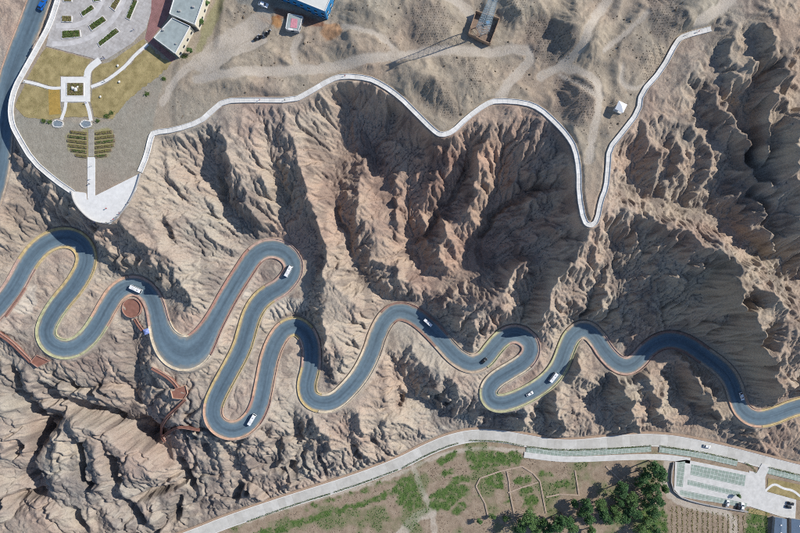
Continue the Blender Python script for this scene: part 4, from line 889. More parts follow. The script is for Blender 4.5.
place(copy_tree(white_car), on_road(741,396), R(-72), 'white car in the dark shaded bend above the valley', 'cars on the winding road', 1.15)
place(blue_car, P(43.5,5,41.0), R(64), 'glossy blue car on the road below the garden plaza', sc=(1.45, 1.35, 1.35))
vz_ = VALLEY_Z + .0
place(copy_tree(white_car), P(706.5,446,vz_), R(-13), 'white car driving along the pale valley road')
place(copy_tree(white_car), P(727,503,vz_ + .35), R(78), 'white car parked on the pavers beside the curved wall', 'cars in the car park')
place(copy_tree(white_car), P(741.5,506,vz_ + .35), R(80), 'white car parked at the forecourt corner', 'cars in the car park', (1.15, 1.2, 1.25))
place(copy_tree(black_car), P(738,506,vz_ + .35), R(80), 'black car parked tight beside a white one', 'cars in the car park')
place(copy_tree(black_car), P(790,503,vz_ + .3), R(-14), 'black car on the forecourt beside the brown lawn', 'cars on the forecourt'); place(copy_tree(black_car), P(788,506.5,vz_ + .3), R(-14), 'black car on the forecourt next to the blue-grey roofs', 'cars on the forecourt', .9)
place(copy_tree(white_car), (*P(264.5,6.5,47.5)[:2], zat(*P(264.5,6.5,47.5)[:2])), R(-20), 'white van-like car parked on grey paving by the blue hall', sc=(1.1, 1.25, 1.3))
def make_trike():
    t = thing('cargo_tricycle', 'x', 'tricycle')
    MB().box(-1.2, .1, -.55, .55, .5, .58).build('cargo_bed', M['black_paint'], t); b = MB(); b.box(-1.2, .1, .5, .55, .58, .9).box(-1.2, .1, -.55, -.5, .58, .9).box(-1.2, -1.15, -.5, .5, .58, .9); b.build('side_board', M['black_paint'], t)
    MB().box(.2, .62, -.3, .3, .62, .78).build('seat', M['black_paint'], t); arch_box(MB(), .75, 1.15, .38, .3, .3, 1.05, .08).build('front_fairing', M['white_paint'], t); MB().tube((1.0, -.4, 1.08), (1.0, .4, 1.08), .025).build('handlebar', M['rim'], t)
    for x, y in ((-.8, .62), (-.8, -.62), (1.2, 0)): MB().tube((x, y - .07, .28), (x, y + .07, .28), .28, k=10).build('wheel', M['tyre'], t)
    return t
tr = make_trike()
for k, (px, py, a) in enumerate([(256.5,39.5,35), (262,37,20), (266.5,34.5,70), (269.5,32,50), (259.5,37.5,100)]):
    p = hit(px, py); place(tr if k == 0 else copy_tree(tr), p, R(a), 'small dark cargo tricycle with pale front parked on the dirt yard', 'tricycles parked on the dirt yard', 1.15)
# ------------------------------------------------------------------ buildings
def quad_building(name, label, roof_px, z0, h, wall, roof, wins=6, par=.5, winz=(1.2, 2.6)):
    q = [P(x, y, z0 + h) for x, y in roof_px]; c = np.mean(q, axis=0); t = thing(name, label, 'building', (c[0], c[1], z0))
    r = [np.array(p[:2]) - c[:2] for p in q]
    if sum(r[i-1][0]*r[i][1]-r[i][0]*r[i-1][1] for i in range(4)) < 0: r = r[::-1]
    MB().prism(r, -2.5, h - .1).build('wall', M[wall], t); MB().prism([p * .985 for p in r], h - .099, h).build('roof', M[roof], t)
    k = len(r)
    for i in range(k):
        a, b = r[i], r[(i + 1) % k]; d = b - a; ln = np.linalg.norm(d); d = d / ln; nn = np.array([d[1], -d[0]])
        MB().quad_box((a + b) / 2 - nn * .1, d * (ln / 2 + .02), nn * .13, par + .12, h - .097).build('parapet', M['white_wall'], t)
        n = max(1, int(ln / 3.4))
        for lev in range(max(1, int(h / 3.4))):
            for j in range(n):
                p = a + d * ln * (j + .5) / n; zz = winz[0] + lev * 3.3
                w_ = MB().quad_box(p + nn * .04, d * .75, nn * .05, winz[1] - winz[0], zz).build('window', M['glass'], t); MB().quad_box(p + nn * .12, d * .85, nn * .11, .1, zz - .12).build('sill', M['white_wall'], w_)
    return t, r
def roof_bits(t, pts, h, mt='grey_wall'):
    for x, y, a, b, c in pts: MB().box(x - a, x + a, y - b, y + b, h + .001, h + c).build('roof_hatch', M[mt], t)
b1, r1 = quad_building('flat_roofed_building', 'cream building with grey flat roof at the lawn end of the court', [(154,38),(172.5,18),(190.5,26.5),(175.5,54)], 45, 5.6, 'cream', 'roof_grey'); roof_bits(b1, [(-5, 2, .5, .5, .8), (1.5, -5, .35, .35, .6)], 5.6)
b2, r2 = quad_building('flat_roofed_building', 'cream building with grey flat roof and white parapet, uphill of its twin', [(169.5,14),(178,-14),(208,-12),(195,25)], 45, 6.6, 'cream', 'roof_grey'); roof_bits(b2, [(-4, -4, .6, .4, .7), (3, -2, .5, .5, .9)], 6.6)
tag(quad_building('blue_hall', 'large blue clad hall with a cream flat roof', [(325,11.5),(268,-11.5),(276,-40),(337,-17)], 47, 9.5, 'blue_wall', 'roof_cream', par=.25)[0])
def gatehouse():
    t, r = quad_building('gatehouse', 'small grey gatehouse with a pink sheet on its roof', [(288,13.5),(303,16.5),(298.5,31),(285.5,29)], 47.3, 3.4, 'grey_wall', 'roof_grey', par=.15)
    MB().prism([(-1.8, -2.6), (1.6, -3.0), (1.9, 1.6), (-1.2, 2.2)], 3.41, 3.5).build('roof_sheet', M['pink'], t)
    MB().prism([(-2.8, -3.8), (-.5, -4.2), (-.6, -3.2), (-2.9, -2.8)], 3.41, 3.6).build('roof_hatch', M['white_wall'], t)
gatehouse()
def wall_line(name, pts, z, h, w, mt, label, cat='wall', parts=True, group=None, base=-.6):
    q = [np.array(p) for p in pts]; t = thing(name, label, cat, (q[0][0], q[0][1], q[0][2]), 0, group)
    for a, b in zip(q[:-1], q[1:]):
        d = (b - a)[:2]; ln = np.linalg.norm(d); n_ = max(1, int(round(ln / 6)))
        for k in range(n_):
            p0 = a + (b - a) * k / n_; p1 = a + (b - a) * (k + 1) / n_; e = (p1 - p0)[:2]; u_ = e / np.linalg.norm(e); nn = np.array([-u_[1], u_[0]]) * w / 2; zz = zat(*((p0 + p1) / 2)[:2]) - q[0][2]
            bx = MB().quad_box(((p0 + p1) / 2)[:2] - q[0][:2], e / 2 + u_ * .02 * (k % 2), nn * (1 + .03 * (k % 2)), h - base + random.uniform(-.08, .08), zz + base); bx.build('wall_panel', M[mt], t)
    return t
zt = 48.5
yq = [P(x, y, zt) for x, y in ((475,15),(467.5,37),(489,46.5),(498,23),(475,15))]
wall_line('yard_wall', yq, zt, 3.0, .4, 'wood', 'brown walled yard round the foot of the lattice tower')
tag(MB().prism([p[:2] for p in yq[:-1]], zt - 6, zat(*P(482,32,zt)[:2]) + .5).build('tower_yard', M['yard']), 'packed brown dirt floor inside the walled yard', kind='structure')
def lattice_tower(c, z0, h, wb, wt):
    t = thing('lattice_tower', 'tall pale blue steel lattice tower standing in a walled yard', 'tower', (c[0], c[1], z0), R(25)); cs = [(-1, -1), (1, -1), (1, 1), (-1, 1)]
    wd = lambda z: wb + (wt - wb) * z / h
    for x, y in cs: MB().tube((x * wb, y * wb, -2), (x * wt, y * wt, h), .12, .09).build('leg', M['steel'], t)
    zs = [0]; 
    while zs[-1] < h - 1.6: zs.append(min(h, zs[-1] + max(1.6, wd(zs[-1]) * 1.15)))
    for i in range(4):
        (x0, y0), (x1, y1) = cs[i], cs[(i + 1) % 4]
        for za, zb in zip(zs[:-1], zs[1:]):
            wa, wb_ = wd(za), wd(zb); MB().tube((x0 * wa, y0 * wa, za), (x1 * wb_, y1 * wb_, zb), .048, k=4).build('brace', M['steel'], t); MB().tube((x1 * wa, y1 * wa, za), (x0 * wb_, y0 * wb_, zb), .048, k=4).build('brace', M['steel'], t)
            MB().tube((x0 * wb_, y0 * wb_, zb), (x1 * wb_, y1 * wb_, zb), .048, k=4).build('strut', M['steel'], t)
    for z in (h * .96,):
        w_ = wd(z) + .2; p = MB().box(-w_, w_, -w_, w_, z, z + .12).build('platform', M['steel'], t)
        for a in range(3): MB().quad_box((math.cos(a * 2.1) * w_, math.sin(a * 2.1) * w_), (.15, 0), (0, .3), 1.9, z + .13).build('antenna', M['white_wall'], p)
    MB().box(wb + .3, wb + 2.0, wb - 1.4, wb, 0, 1.8).build('equipment_cabinet', M['blue_wall'], t)
tc = P(482,31.5,49); lattice_tower(tc, zat(*tc[:2]) + .5, 36, 2.6, 1.3)
def gazebo():
    p = hit(621.5,106.5,3.2); z = zat(p[0], p[1]); t = thing('shelter', 'white square canopy shelter on the bare plateau beside the walkway', 'shelter', (p[0], p[1], z), R(-26)); w = 2.3
    MB().add([(-w, -w, 2.7), (w, -w, 2.7), (w, w, 2.7), (-w, w, 2.7), (0, 0, 3.7), (-w, -w, 2.45), (w, -w, 2.45), (w, w, 2.45), (-w, w, 2.45)], [(0, 1, 4), (1, 2, 4), (2, 3, 4), (3, 0, 4)] + [(5 + i, 5 + (i + 1) % 4, (i + 1) % 4, i) for i in range(4)]).build('canopy', M['canvas'], t)
    for x in (-1, 1):
        for y in (-1, 1): MB().tube((x * 2.1, y * 2.1, -.8), (x * 2.1, y * 2.1, 2.7), .09).build('post', M['white_paint'], t)
    MB().box(-2.2, 2.2, -2.2, 2.2, -.8, .12).build('floor', M['concrete'], t); MB().box(-2.0, -1.6, -1.6, 1.6, .4, .48).build('bench', M['wood'], t)
gazebo()
def blue_tent():
    p = on_road(147,331); p = P(146.3,331.5,p[2] + 2); t = thing('booth', 'small blue canopy booth at the road edge near the trail', 'booth', (p[0], p[1], p[2] - 2.0), R(20)); w = 1.55
    MB().add([(-w, -w, 2.0), (w, -w, 2.0), (w, w, 2.0), (-w, w, 2.0), (0, 0, 2.9)], [(0, 1, 4), (1, 2, 4), (2, 3, 4), (3, 0, 4)]).build('canopy', M['canvas_blue'], t)
    for x in (-1, 1):
        for y in (-1, 1): MB().tube((x * 1.4, y * 1.4, -.6), (x * 1.4, y * 1.4, 2.0), .06).build('post', M['white_paint'], t)
    MB().box(-1.2, 1.2, .5, 1.1, -.4, .9).build('counter', M['white_wall'], t)
blue_tent()
for px, lab in (([(775.5,517),(787,519),(787,545),(773,545)], 'long low shed with a blue-grey sheet roof below the forecourt'), ([(791.5,518.5),(807,521),(807,545),(791.5,545)], 'low shed with a blue-grey roof beside the narrow dark gap')):
    q = [P(x, y, VZ + 3) for x, y in px]; c = np.mean(q, axis=0); t = thing('shed', lab, 'shed', (c[0], c[1], VZ)); r = [p[:2] - c[:2] for p in q]
    MB().prism([p * .94 for p in r], -.5, 2.9).build('wall', M['grey_wall'], t); a, b, cc, d = [np.array([*p, 2.9]) for p in r]; m1 = (a + b) / 2 + (0, 0, .8); m2 = (cc + d) / 2 + (0, 0, .8)
    MB().add([a, m1, m2, d], [(0, 1, 2, 3)]).add([m1, b, cc, m2], [(0, 1, 2, 3)]).add([a, b, m1], [(0, 1, 2)]).add([cc, d, m2], [(0, 1, 2)]).build('roof', M['bluegrey'], t)
    for k in range(3): MB().box(-.5 + 0, .5, -6 + 5 * k, -5.2 + 5 * k, 3.3, 3.75).build('roof_vent', M['white_wall'], t)
# ------------------------------------------------------------------ gardens
def planter(px, z, label, leaf='leaf', h=.55, dens=5.0, group='planting beds on the stone plaza', kerb='white_stone'):
    q = [P(x, y, z)[:2] for x, y in px]; c = np.mean(q, axis=0); r = [p - c for p in q]; t = thing('planting_bed', label, 'planter', (c[0], c[1], z), 0, group)
    k = len(r); e = MB()
    for i in range(k):
        a, b = r[i], r[(i + 1) % k]; d = b - a; ln = np.linalg.norm(d); d /= ln; nn = np.array([-d[1], d[0]]); MB().quad_box((a + b) / 2, d * (ln / 2 + .06 * (i % 2)), nn * .12, .4 + .01 * (i % 2), -.05).build('kerb', M[kerb], t)
    MB().prism([p * .95 for p in r], -.05, .28).build('soil', M['soil'], t)
    area = .5 * abs(sum(r[i-1][0]*r[i][1]-r[i][0]*r[i-1][1] for i in range(k)))
    def pt():
        s_, u_ = random.random(), random.random(); p = (r[0] * (1 - s_) + r[1] * s_) * (1 - u_) + (r[3] * (1 - s_) + r[2] * s_) * u_; p = p * .9
        return p[0], p[1], .3 + h * random.random() * (.6 + .4 * math.sin(p[0] * 1.7) * math.cos(p[1] * 1.3))
    leaves(pt, int(area * dens * 4), .26).build('hedge', M[leaf], t); return t
for px, lab, lf in (([(62,31),(80,30),(81,37),(62,39)], 'broad green planting bed nearest the curved walkway', 'leaf'), ([(89,26),(103,16),(107,21),(92,31)], 'broad slanted green planting bed in the middle of the plaza', 'leaf'), ([(81,13),(92,5),(95,9),(83,17)], 'slanted sparse planting bed uphill of the middle bed', 'leaf'), ([(110,7),(116,-1),(121,0),(115,11)], 'yellowish planting bed between two green ones', 'leaf_y'),
                 ([(126,18),(134,-1),(138,1),(130,20)], 'long thin green planting bed at the outer plaza rim', 'leaf'), ([(98,43),(116,28),(120,32),(100,47)], 'long thin planting bed towards the dry lawns', 'leaf'), ([(62,16),(72,16),(72,22),(62,22)], 'small patchy planting bed by the walkway', 'leaf_y'), ([(64,-4),(72,-4),(72,2),(64,2)], 'small yellowish planting bed at the plaza top', 'leaf_y'), ([(92,-4),(101,-5),(101,1),(94,2)], 'small green planting bed between paving strips', 'leaf')):
    planter(px, 45.03, lab, lf, dens=3.2 if lf == 'leaf_y' else 5.0)
sq = planter([(67,83),(84,83),(84,96),(67,96)], 45.0, 'square planter with mixed shrubs and pale rocks among the lawns', 'leaf_y', .5, 3.0, None)
for x, y, s in ((-1.2, .6, .9), (.4, -.2, 1.1), (1.3, 1.1, .6)):
    m = MB(); bm = bmesh.new(); bmesh.ops.create_icosphere(bm, subdivisions=2, radius=s)
    for v_ in bm.verts: v_.co *= random.uniform(.8, 1.15); v_.co += __import__('mathutils').Vector((x, y, .4))
    me = bpy.data.meshes.new('rock'); bm.to_mesh(me); bm.free(); me.materials.append(M['rock']); o = bpy.data.objects.new('rock', me); COL.objects.link(o); o.parent = sq
for k in range(6):
    for side in (-1, 1):
        x0 = 91.3 + side * 4.5; ln = [16, 18.5, 19, 18, 15.5, 11][k]; py = 132.5 + k * 4.6; x1 = x0 + side * ln; sl_ = .12 * side
        planter([(x0, py), (x1, py - ln * .12), (x1, py + 2.3 - ln * .12), (x0, py + 2.3)], 45.0, '%s olive hedge row from the ponds, on the %s side of the rounded garden' % (['first', 'second', 'third', 'fourth', 'fifth', 'sixth'][k], 'building' if side > 0 else 'road'), 'leaf_y' if (k + side) % 3 else 'leaf', .5, 3.6, 'hedge rows of the rounded garden', 'soil')
for px, lab in ((58,'dark pond basin under the path from the orange lawn patch'), (86,'dark pond basin under the path to the rounded garden')):
    c = P(px, 124, 45.0); t = thing('pond', lab, 'pond', c); pts = [(3.0 * math.cos(a) * random.uniform(.85, 1.1), 1.9 * math.sin(a) * random.uniform(.85, 1.1)) for a in np.linspace(0, 2 * math.pi, 15)[:-1]]
    MB().prism(pts, -.3, .05).build('water', M['water'], t)
    for i in range(14):
        a, b = np.array(pts[i]), np.array(pts[(i + 1) % 14]); d = (b - a) / 2; MB().quad_box((a + b) / 2, d * random.uniform(.7, 1.0), np.array([-d[1], d[0]]) / np.linalg.norm(d) * random.uniform(.2, .35), random.uniform(.3, .55), -.1).build('rim_stone', M['rock'], t)
for k, (x, y, lab) in enumerate([(100.5,97,'small white garden stone on the large dry lawn'), (119.5,82,'white garden stone beside the lawn path bend'), (118,66,'white garden stone on the lawn strip by the plaza')]):
    c = P(x, y, 45.02); bm = bmesh.new(); bmesh.ops.create_icosphere(bm, subdivisions=2, radius=.6)
    for v_ in bm.verts: v_.co *= random.uniform(.75, 1.2)
    me = bpy.data.meshes.new('garden_stone'); bm.to_mesh(me); bm.free(); me.materials.append(M['rock']); o = bpy.data.objects.new('garden_stone', me); COL.objects.link(o); o.location = (c[0], c[1], c[2] + .3); tag(o, lab, 'stone')
for x, y, r_, lab in ((44,121,1.6,'dark bush at the foot of the orange lawn patch'),(50,122,1.3,'low bush beside the pond under the orange lawn patch'),(107,116,1.7,'dark bush at the lower corner of the large lawn'),(112,113,1.2,'small bush on the ragged edge of the large lawn'),(98,121,1.2,'small bush beside the pond of the promenade'),(147,94,1.5,'bush at the far ragged tip of the large lawn'),(164,79,1.3,'lone bush beside the dirt track near the large lawn'),(185,57,1.8,'bush at the corner of the lower grey roof')):
    c = P(x, y, 45); t = thing('bush', lab, 'bush', (c[0], c[1], zat(*c[:2])))
    leaves(lambda: (random.gauss(0, r_ * .45), random.gauss(0, r_ * .35), abs(random.gauss(0, .5))), int(120 * r_), .24).build('foliage', M['leaf'], t); MB().tube((0, 0, -.2), (.05, .05, .7), .06).build('stem', M['bark'], t)
# ------------------------------------------------------------------ valley: walls, hedges, trees
mudlines = [([(522,466),(533,473),(540,481),(543,497),(546,513)], 'mud field wall bending down from the pavement'), ([(507,471),(509,481),(510,493),(514,513)], 'straight mud field wall left of the bent one'), ([(480,494),(485,503),(488,516)], 'short curved mud field wall among weeds'), ([(538,482),(522,487),(508,492.5)], 'cross wall of mud joining two field walls'), ([(575,470),(577,482),(579,496)], 'lone mud wall in the bare field below the pavement'),
            ([(480,494),(476,486),(480,478),(500,471),(522,466)], 'winding mud wall round the weedy plots'), ([(546,497),(560,494),(579,495)], 'low mud wall along the trees'), ([(606,466),(614,474),(622,482)], 'crumbling mud wall beside the tall trees')]
for pts, lab in mudlines: wall_line('mud_wall', [np.array([*P(x, y, VZ)[:2], VZ]) for x, y in pts], VZ, .42, .9, 'pale_mud', lab, base=-.3)
cw, _ = smooth_poly([P(x, y, VZ) for x, y in ((673,462),(670.5,472),(670,484),(675,494),(687,499.5),(705,504),(727,508),(747,511))], 5.5, 2)
wall_line('retaining_wall', [np.array(p) for p in cw], VZ, 1.5, .5, 'grey_wall', 'grey curved wall round the end of the car park')
def hedge(pts, z, w, h, label, leaf='leaf', dens=9, name='hedge', group=None):
    l, _ = smooth_poly([P(x, y, z) for x, y in pts], .5, 1); c = l[0].copy(); t = thing(name, label, 'hedge', c, 0, group); n = normals2(l)
    def pt():
        i = random.randrange(len(l)); o = random.uniform(-w, w); p = l[i, :2] + n[i] * o - c[:2]; return p[0], p[1], random.random() * h * (1 - .5 * (o / w) ** 2)
    leaves(pt, int(len(l) * .5 * 2 * w * dens * 2), .24).build('foliage', M[leaf], t)
    m = MB()
    for i in range(0, len(l), 4): m.tube((*(l[i, :2] - c[:2]), -.2), (*(l[i, :2] - c[:2]), h * .7), .05, k=4)
    m.build('stems', M['bark'], t)
for pts, lab in (([(248,521),(300,502.5),(330,493.5)], 'hedge along the lower edge of the curving valley road'), ([(334,492),(365,482),(398,469.5)], 'hedge beside the valley road above the green strip'), ([(402,468),(425,455.5),(445,447),(458,443)], 'hedge following the valley road up to its crest'), ([(470,440.2),(500,441),(524,446)], 'hedge on the valley road above the brightest grass'), ([(527,446.5),(560,450),(600,449),(651,445.5)], 'long thin hedge between valley road and paver strip'),
                 ([(660,445.8),(700,451.5),(737,460)], 'thin hedge between valley road and car park'), ([(768,467),(800,475)], 'thin hedge beyond the car park entrance'), ([(766,512),(767,540)], 'tall dark hedge beside the green plot'), ([(745,462.5),(752,466.5),(756,473)], 'dark shrubs at the car park entrance')):
    hedge(pts, VZ, .5, .9, lab)
def make_tree(seed, h, rx, clumps, leaf):
    random.seed(seed); t = thing('tree', 'x', 'tree')
    m = MB(); m.tube((0, 0, -.5), (.15, .1, h * .35), .28, .2, 8).tube((.15, .1, h * .35), (.1, -.1, h * .85), .2, .05, 7); m.build('trunk', M['bark'], t)
    cs = []
    for k in range(clumps):
        a = random.uniform(0, 6.28); r = rx * math.sqrt(random.random()) * .8; z = h * random.uniform(.35, .92); r *= 1.05 - max(0, z / h - .55) * 1.7
        cs.append((r * math.cos(a), r * math.sin(a), z, rx * random.uniform(.26, .44)))
        MB().tube((.12, 0, z * .72), (r * math.cos(a) * .85, r * math.sin(a) * .85, z), .09, .03, 5).build('limb', M['bark'], t)
    def pt():
        x, y, z, r = random.choice(cs); d = np.array([random.gauss(0, 1), random.gauss(0, 1), random.gauss(0, 1)]); d /= np.linalg.norm(d); q = r * random.random() ** .35; return x + d[0] * q, y + d[1] * q, z + d[2] * q
    leaves(pt, clumps * 95, .30).build('crown', M[leaf], t); return t
protos = [make_tree(1, 9.5, 3.6, 15, 'leaf_t'), make_tree(2, 11.5, 3.2, 16, 'leaf_t'), make_tree(3, 8, 3.9, 14, 'leaf_t2'), make_tree(4, 6, 2.7, 10, 'leaf_t2')]
trees = [(529,521,10,2),(520,526,7,0),(556,524,8,0),(566,521,7,1),(574,503,5,3),(589,506,6.5,1),(590,519,7,0),(600,505,7,2),(603,512,6,0),(615,516,7,2),(625,518,6.5,0),(624,491,7,1),(633,501,8,2),(629,509,6,0),(645,477,6.5,1),(658,468,8,1),(661,477,6.5,0),(646,492,7,2),(653,487,7,0),
         (657,498,8,0),(648,505,7,2),(655,513,7,0),(653,520,5,3),(640,530,6.5,2),(655,531,6,0),(592,532,6,3),(537,530,7,2),(544,524,6,3),(614,508,5,3),(608,519,6,1),(581,512,5,0),(573,526,6.5,2),(640,484,5,0),(637,513,6,1),(646,520,6,2),(620,502,5,0),(664,488,5,3),(548,531,6,0),(739,495.5,2.6,3),(493,517,3.2,3),(505,518,3.4,3),(479,521,3.5,3),(206,3,3.6,3),(190,50,3.4,3),(202,22,3.0,3)]
used = set(); random.seed(5)
tl_ = {'main': 'dark green leafy tree in the grove below the pavement', 'small': 'small green tree standing in the weedy field plots'}
for x, y, r, k in trees:
    rr = [3.6, 3.2, 3.9, 2.7][k]; hh = [9.5, 11.5, 8, 6][k]
    up_ = y < 100; z0 = 45 if up_ else VZ; sc_ = r * .72 * (.8 if up_ else 1) / rr; p = P(x, y, z0 + hh * sc_ * .65); o = protos[k] if k not in used else copy_tree(protos[k]); used.add(k)
    lab, grp = ('dark green leafy tree in the grove below the pavement', 'trees of the valley grove')
    if up_: lab, grp = ('small green tree behind the grey roofed buildings', 'small trees behind the buildings')
    elif x > 700: lab, grp = ('lone dark bushy tree on the narrow paver island', None)
    elif r < 4: lab, grp = ('small green tree in the weedy field plots', 'small trees in the plots')
    else:
        look = ['rounded dark green', 'tall slim dark green', 'broad light green', 'small light green'][k]
        spot = 'at the grove end near the weedy plots' if x < 550 else 'beside the low mud wall of the bare field' if x < 597 else 'in the middle of the grove' if x < 622 else 'on the bare field edge of the grove' if x < 641 and y < 505 else 'at the deep end of the grove' if y > 511 else 'at the grove tip under the pavement' if y < 480 else 'in the grove facing the curved wall'
        lab = look + ' tree ' + spot
    o['label'] = lab
    if grp: o['group'] = grp
    elif 'group' in o: del o['group']
    zg = zat(p[0], p[1]); place(o, (p[0], p[1], zg), random.uniform(0, 6.28), sc=(sc_, sc_, sc_ * random.uniform(.9, 1.1)))
# ------------------------------------------------------------------ scrub, grass, people
def scatter(name, pts, size, mt, label, h=.8, n=5, parent=None):
    V = []; F = []
    for x, y, z, s in pts:
        k = len(V); a0 = random.uniform(0, 6.28)
        ring = [(x + s * size * math.cos(a0 + 2 * math.pi * i / n) * random.uniform(.7, 1.2), y + s * size * math.sin(a0 + 2 * math.pi * i / n) * random.uniform(.7, 1.2), z - .1 + random.uniform(0, .25) * s * size) for i in range(n)]
        V += ring + [(x + random.uniform(-.2, .2) * s, y + random.uniform(-.2, .2) * s, z + size * s * h)]
        F += [(k + i, k + (i + 1) % n, k + n) for i in range(n)]
    me = bpy.data.meshes.new(name); me.from_pydata(V, [], F); me.materials.append(mt); o = bpy.data.objects.new(name, me); COL.objects.link(o); tag(o, label, kind='stuff'); return o
rg = np.random.default_rng(3)
N = 7000; xs = rg.uniform(-225, 215, N); ys = rg.uniform(60, 150, N)
ii = np.clip(((xs - X0) / GS).astype(int), 0, NX - 1); jj = np.clip(((ys - Y0) / GS).astype(int), 0, NY - 1)
dn = fbm(xs, ys, 30, 3, 930); keep = PLAT[jj, ii] & ~gm[jj, ii] & (TRK[jj, ii] < .2) & (dn + rg.uniform(-.6, .6, N) > .1) & (DW[jj, ii] > 3)
zs_ = zats(xs, ys); scatter('desert_scrub', [(x, y, z, s) for x, y, z, s in zip(xs[keep], ys[keep], zs_[keep], rg.lognormal(-.45, .45, keep.sum()))], .36, M['scrub'], 'low dry scrub dotted over the bare plateau', .8)
rows = []
for poly in ([(526,22),(545,18),(572,40),(570,60),(545,66),(528,45)], [(556,78),(575,74),(592,92),(592,120),(575,128),(556,110)], [(642,0),(668,0),(678,30),(668,46),(650,40)], [(410,6),(440,4),(456,22),(440,46),(412,40)], [(425,80),(445,84),(462,112),(448,118),(420,100)], [(635,60),(655,45),(668,55),(650,82),(640,82)], [(505,0),(525,2),(522,22),(508,20)], [(455,60),(478,56),(490,84),(472,90)]):
    w = [P(x, y, 52)[:2] for x, y in poly]; lo = np.min(w, axis=0); hi = np.max(w, axis=0)
    gxx, gyy = np.meshgrid(np.arange(lo[0], hi[0], 1.25), np.arange(lo[1], hi[1], 1.25)); gxx = gxx + (np.arange(gxx.shape[0]) % 2)[:, None] * .6
    gxx = (gxx + rg.uniform(-.2, .2, gxx.shape)).ravel(); gyy = (gyy + rg.uniform(-.2, .2, gyy.shape)).ravel(); k = inpoly(w, gxx, gyy) & (rg.random(gxx.size) > .12); rows += list(zip(gxx[k], gyy[k], zats(gxx[k], gyy[k]), rg.uniform(.6, 1.1, k.sum())))
scatter('planted_scrub', rows, .33, M['scrub'], 'regular rows of small scrub planted on the plateau mounds', .8)
# gravel dots among plaza garden, lawn tufts, grass in the fields
gp = []
N = 30000; xs = rg.uniform(-150, 250, N); ys = rg.uniform(-195, -90, N); ii = np.clip(((xs - X0) / GS).astype(int), 0, NX - 1); jj = np.clip(((ys - Y0) / GS).astype(int), 0, NY - 1)
keep = (GREEN[jj, ii] > .45) & VALM[jj, ii]; keep &= DV[jj, ii] > 5
scatter('field_grass', [(x, y, z, s) for x, y, z, s in zip(xs[keep], ys[keep], zats(xs[keep], ys[keep]), rg.uniform(.5, 1.3, keep.sum()))], .42, M['grass'], 'green grass and weeds filling the valley plots', .9)
keep2 = VALM[jj, ii] & (GREEN[jj, ii] < .2) & (DV[jj, ii] > 6) & (TRK[jj, ii] < .2) & (fbm(xs, ys, 16, 3, 950) + rg.uniform(-.5, .5, N) > .35) & (xs < 165)
scatter('field_weeds', [(x, y, z, s) for x, y, z, s in zip(xs[keep2], ys[keep2], zats(xs[keep2], ys[keep2]), rg.uniform(.4, 1.0, keep2.sum()))], .42, M['scrub'], 'dry weeds on the bare valley soil', .8)
vr_ = []
for rx_ in np.arange(672, 746, 5.1):
    for yy in np.arange(506 + (rx_ - 672) * .13, 541, .28):
        if random.random() < .8: p = P(rx_ + random.gauss(0, .55), yy, VZ); vr_.append((p[0], p[1], zat(p[0], p[1]), random.uniform(.4, 1.2)))
scatter('vine_rows', vr_, .36, M['leaf_y'], 'straight rows of dry vines in the plot below the car park', 1.1)
keep3 = []
for px_ in ([(46,47.5),(91,59.5),(87,66),(84,76),(60,76),(60,87),(27,79),(38,59)], [(25,84),(60,90),(62,117),(24,117),(15,106)], [(92,90),(127,69),(149,47),(172,62),(130,98),(112,119),(94,117)]):
    w = [P(x, y, 45)[:2] for x, y in px_]; lo = np.min(w, axis=0); hi = np.max(w, axis=0); a = rg.uniform(lo[0], hi[0], 900); b = rg.uniform(lo[1], hi[1], 900); k = inpoly(w, a, b) & (fbm(a, b, 8, 2, 960) > .15); keep3 += [(x, y, 45.0, s) for x, y, s in zip(a[k], b[k], rg.uniform(.4, 1, k.sum()))]
scatter('lawn_tufts', keep3, .3, M['leaf_y'], 'dry grass tufts on the garden lawns', .6)
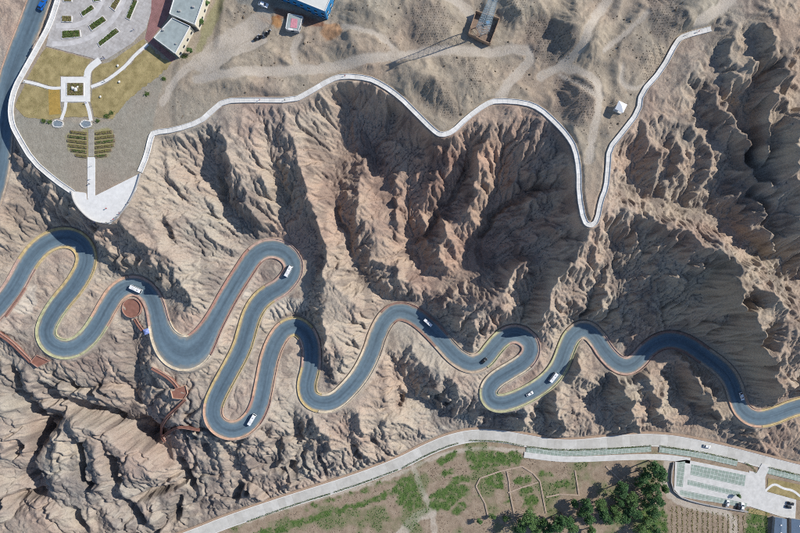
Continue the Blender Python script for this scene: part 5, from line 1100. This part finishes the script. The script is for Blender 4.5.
# visitors
def make_person():
    me = bpy.data.meshes.new('body'); J = [(0, 0, .95, .15), (0, 0, 1.2, .15), (0, 0, 1.42, .15), (0, 0, 1.52, .06), (0, .02, 1.62, .10), (0, .02, 1.73, .085), (.2, 0, 1.4, .06), (.26, .02, 1.12, .045), (.24, .14, .92, .04), (-.2, 0, 1.4, .06), (-.26, .02, 1.12, .045), (-.24, .1, .9, .04), (.1, 0, .85, .09), (.11, .03, .48, .065), (.11, -.02, .08, .05), (.11, .12, .04, .04), (-.1, 0, .85, .09), (-.11, .06, .48, .065), (-.11, .03, .08, .05), (-.11, .16, .04, .04)]
    E = [(0, 1), (1, 2), (2, 3), (3, 4), (4, 5), (2, 6), (6, 7), (7, 8), (2, 9), (9, 10), (10, 11), (0, 12), (12, 13), (13, 14), (14, 15), (0, 16), (16, 17), (17, 18), (18, 19)]
    me.from_pydata([j[:3] for j in J], E, []); o = bpy.data.objects.new('person', me); COL.objects.link(o); o.modifiers.new('skin', 'SKIN'); sub = o.modifiers.new('sub', 'SUBSURF'); sub.levels = sub.render_levels = 1
    for v_, j in zip(me.skin_vertices[0].data, J): v_.radius = (j[3], j[3]); v_.use_root = False
    me.skin_vertices[0].data[0].use_root = True
    dg = bpy.context.evaluated_depsgraph_get(); nm = bpy.data.meshes.new_from_object(o.evaluated_get(dg)); bpy.data.objects.remove(o); return nm
pm = make_person(); cols = [((.02, .02, .03), 'black'), ((.35, .03, .03), 'red'), ((.03, .06, .25), 'blue'), ((.6, .6, .6), 'white'), ((.08, .09, .05), 'olive')]
pmes = []
for c, n_ in cols:
    q = pm.copy(); q.materials.clear(); q.materials.append(mat('cloth_' + n_, c, .9)); q.materials.append(M['skin']); q.polygons.foreach_set('use_smooth', np.ones(len(q.polygons), bool))
    for p in q.polygons:
        if p.center.z > 1.55 or p.center.z < .0: p.material_index = 1
    pmes.append((q, n_))
spots = [(91,221.5,45.2,'t'),(95,222.3,45.2,'t'),(98,222.5,45.2,'t'),(103,223,45.2,'t'),(107,222.5,45.2,'t'),(114,219.5,45.2,'t'),(117,217,45.2,'t'),(120,213.5,45.2,'t'),(122,211,45.2,'t'),(107,208.5,45.2,'t'),(91,179,45.1,'p'),(90,184,45.1,'p'),(92,166,45.1,'p'),(129,203,45.2,'t'),(105,59,45.1,'z'),(104,57.5,45.1,'z'),(134,30,45.1,'z'),(25,82,45.1,'g'),(86.5,103,45.15,'g'),(105,81.5,45.1,'g'),
         (260,100,47.3,'w'),(285,100.3,47.5,'w'),(345,76,48.3,'w'),(687,35,53.9,'w'),(698,32,54.1,'w')]
where = dict(t='at the parapet of the white viewing terrace', p='walking on the straight white promenade', z='standing on the grey stone plaza', g='on the garden paths between dry lawns', w='on the cliff-edge walkway')
for k, (x, y, z, w) in enumerate(spots):
    q, n_ = pmes[(k * 7 + k // 3) % len(pmes)]; o = bpy.data.objects.new('person', q); COL.objects.link(o); o.location = tuple(P(x, y, z)); o.rotation_euler = (0, 0, random.uniform(0, 6.28)); tag(o, 'person in %s clothes %s' % (n_, where[w]), 'person', 'visitors ' + where[w])
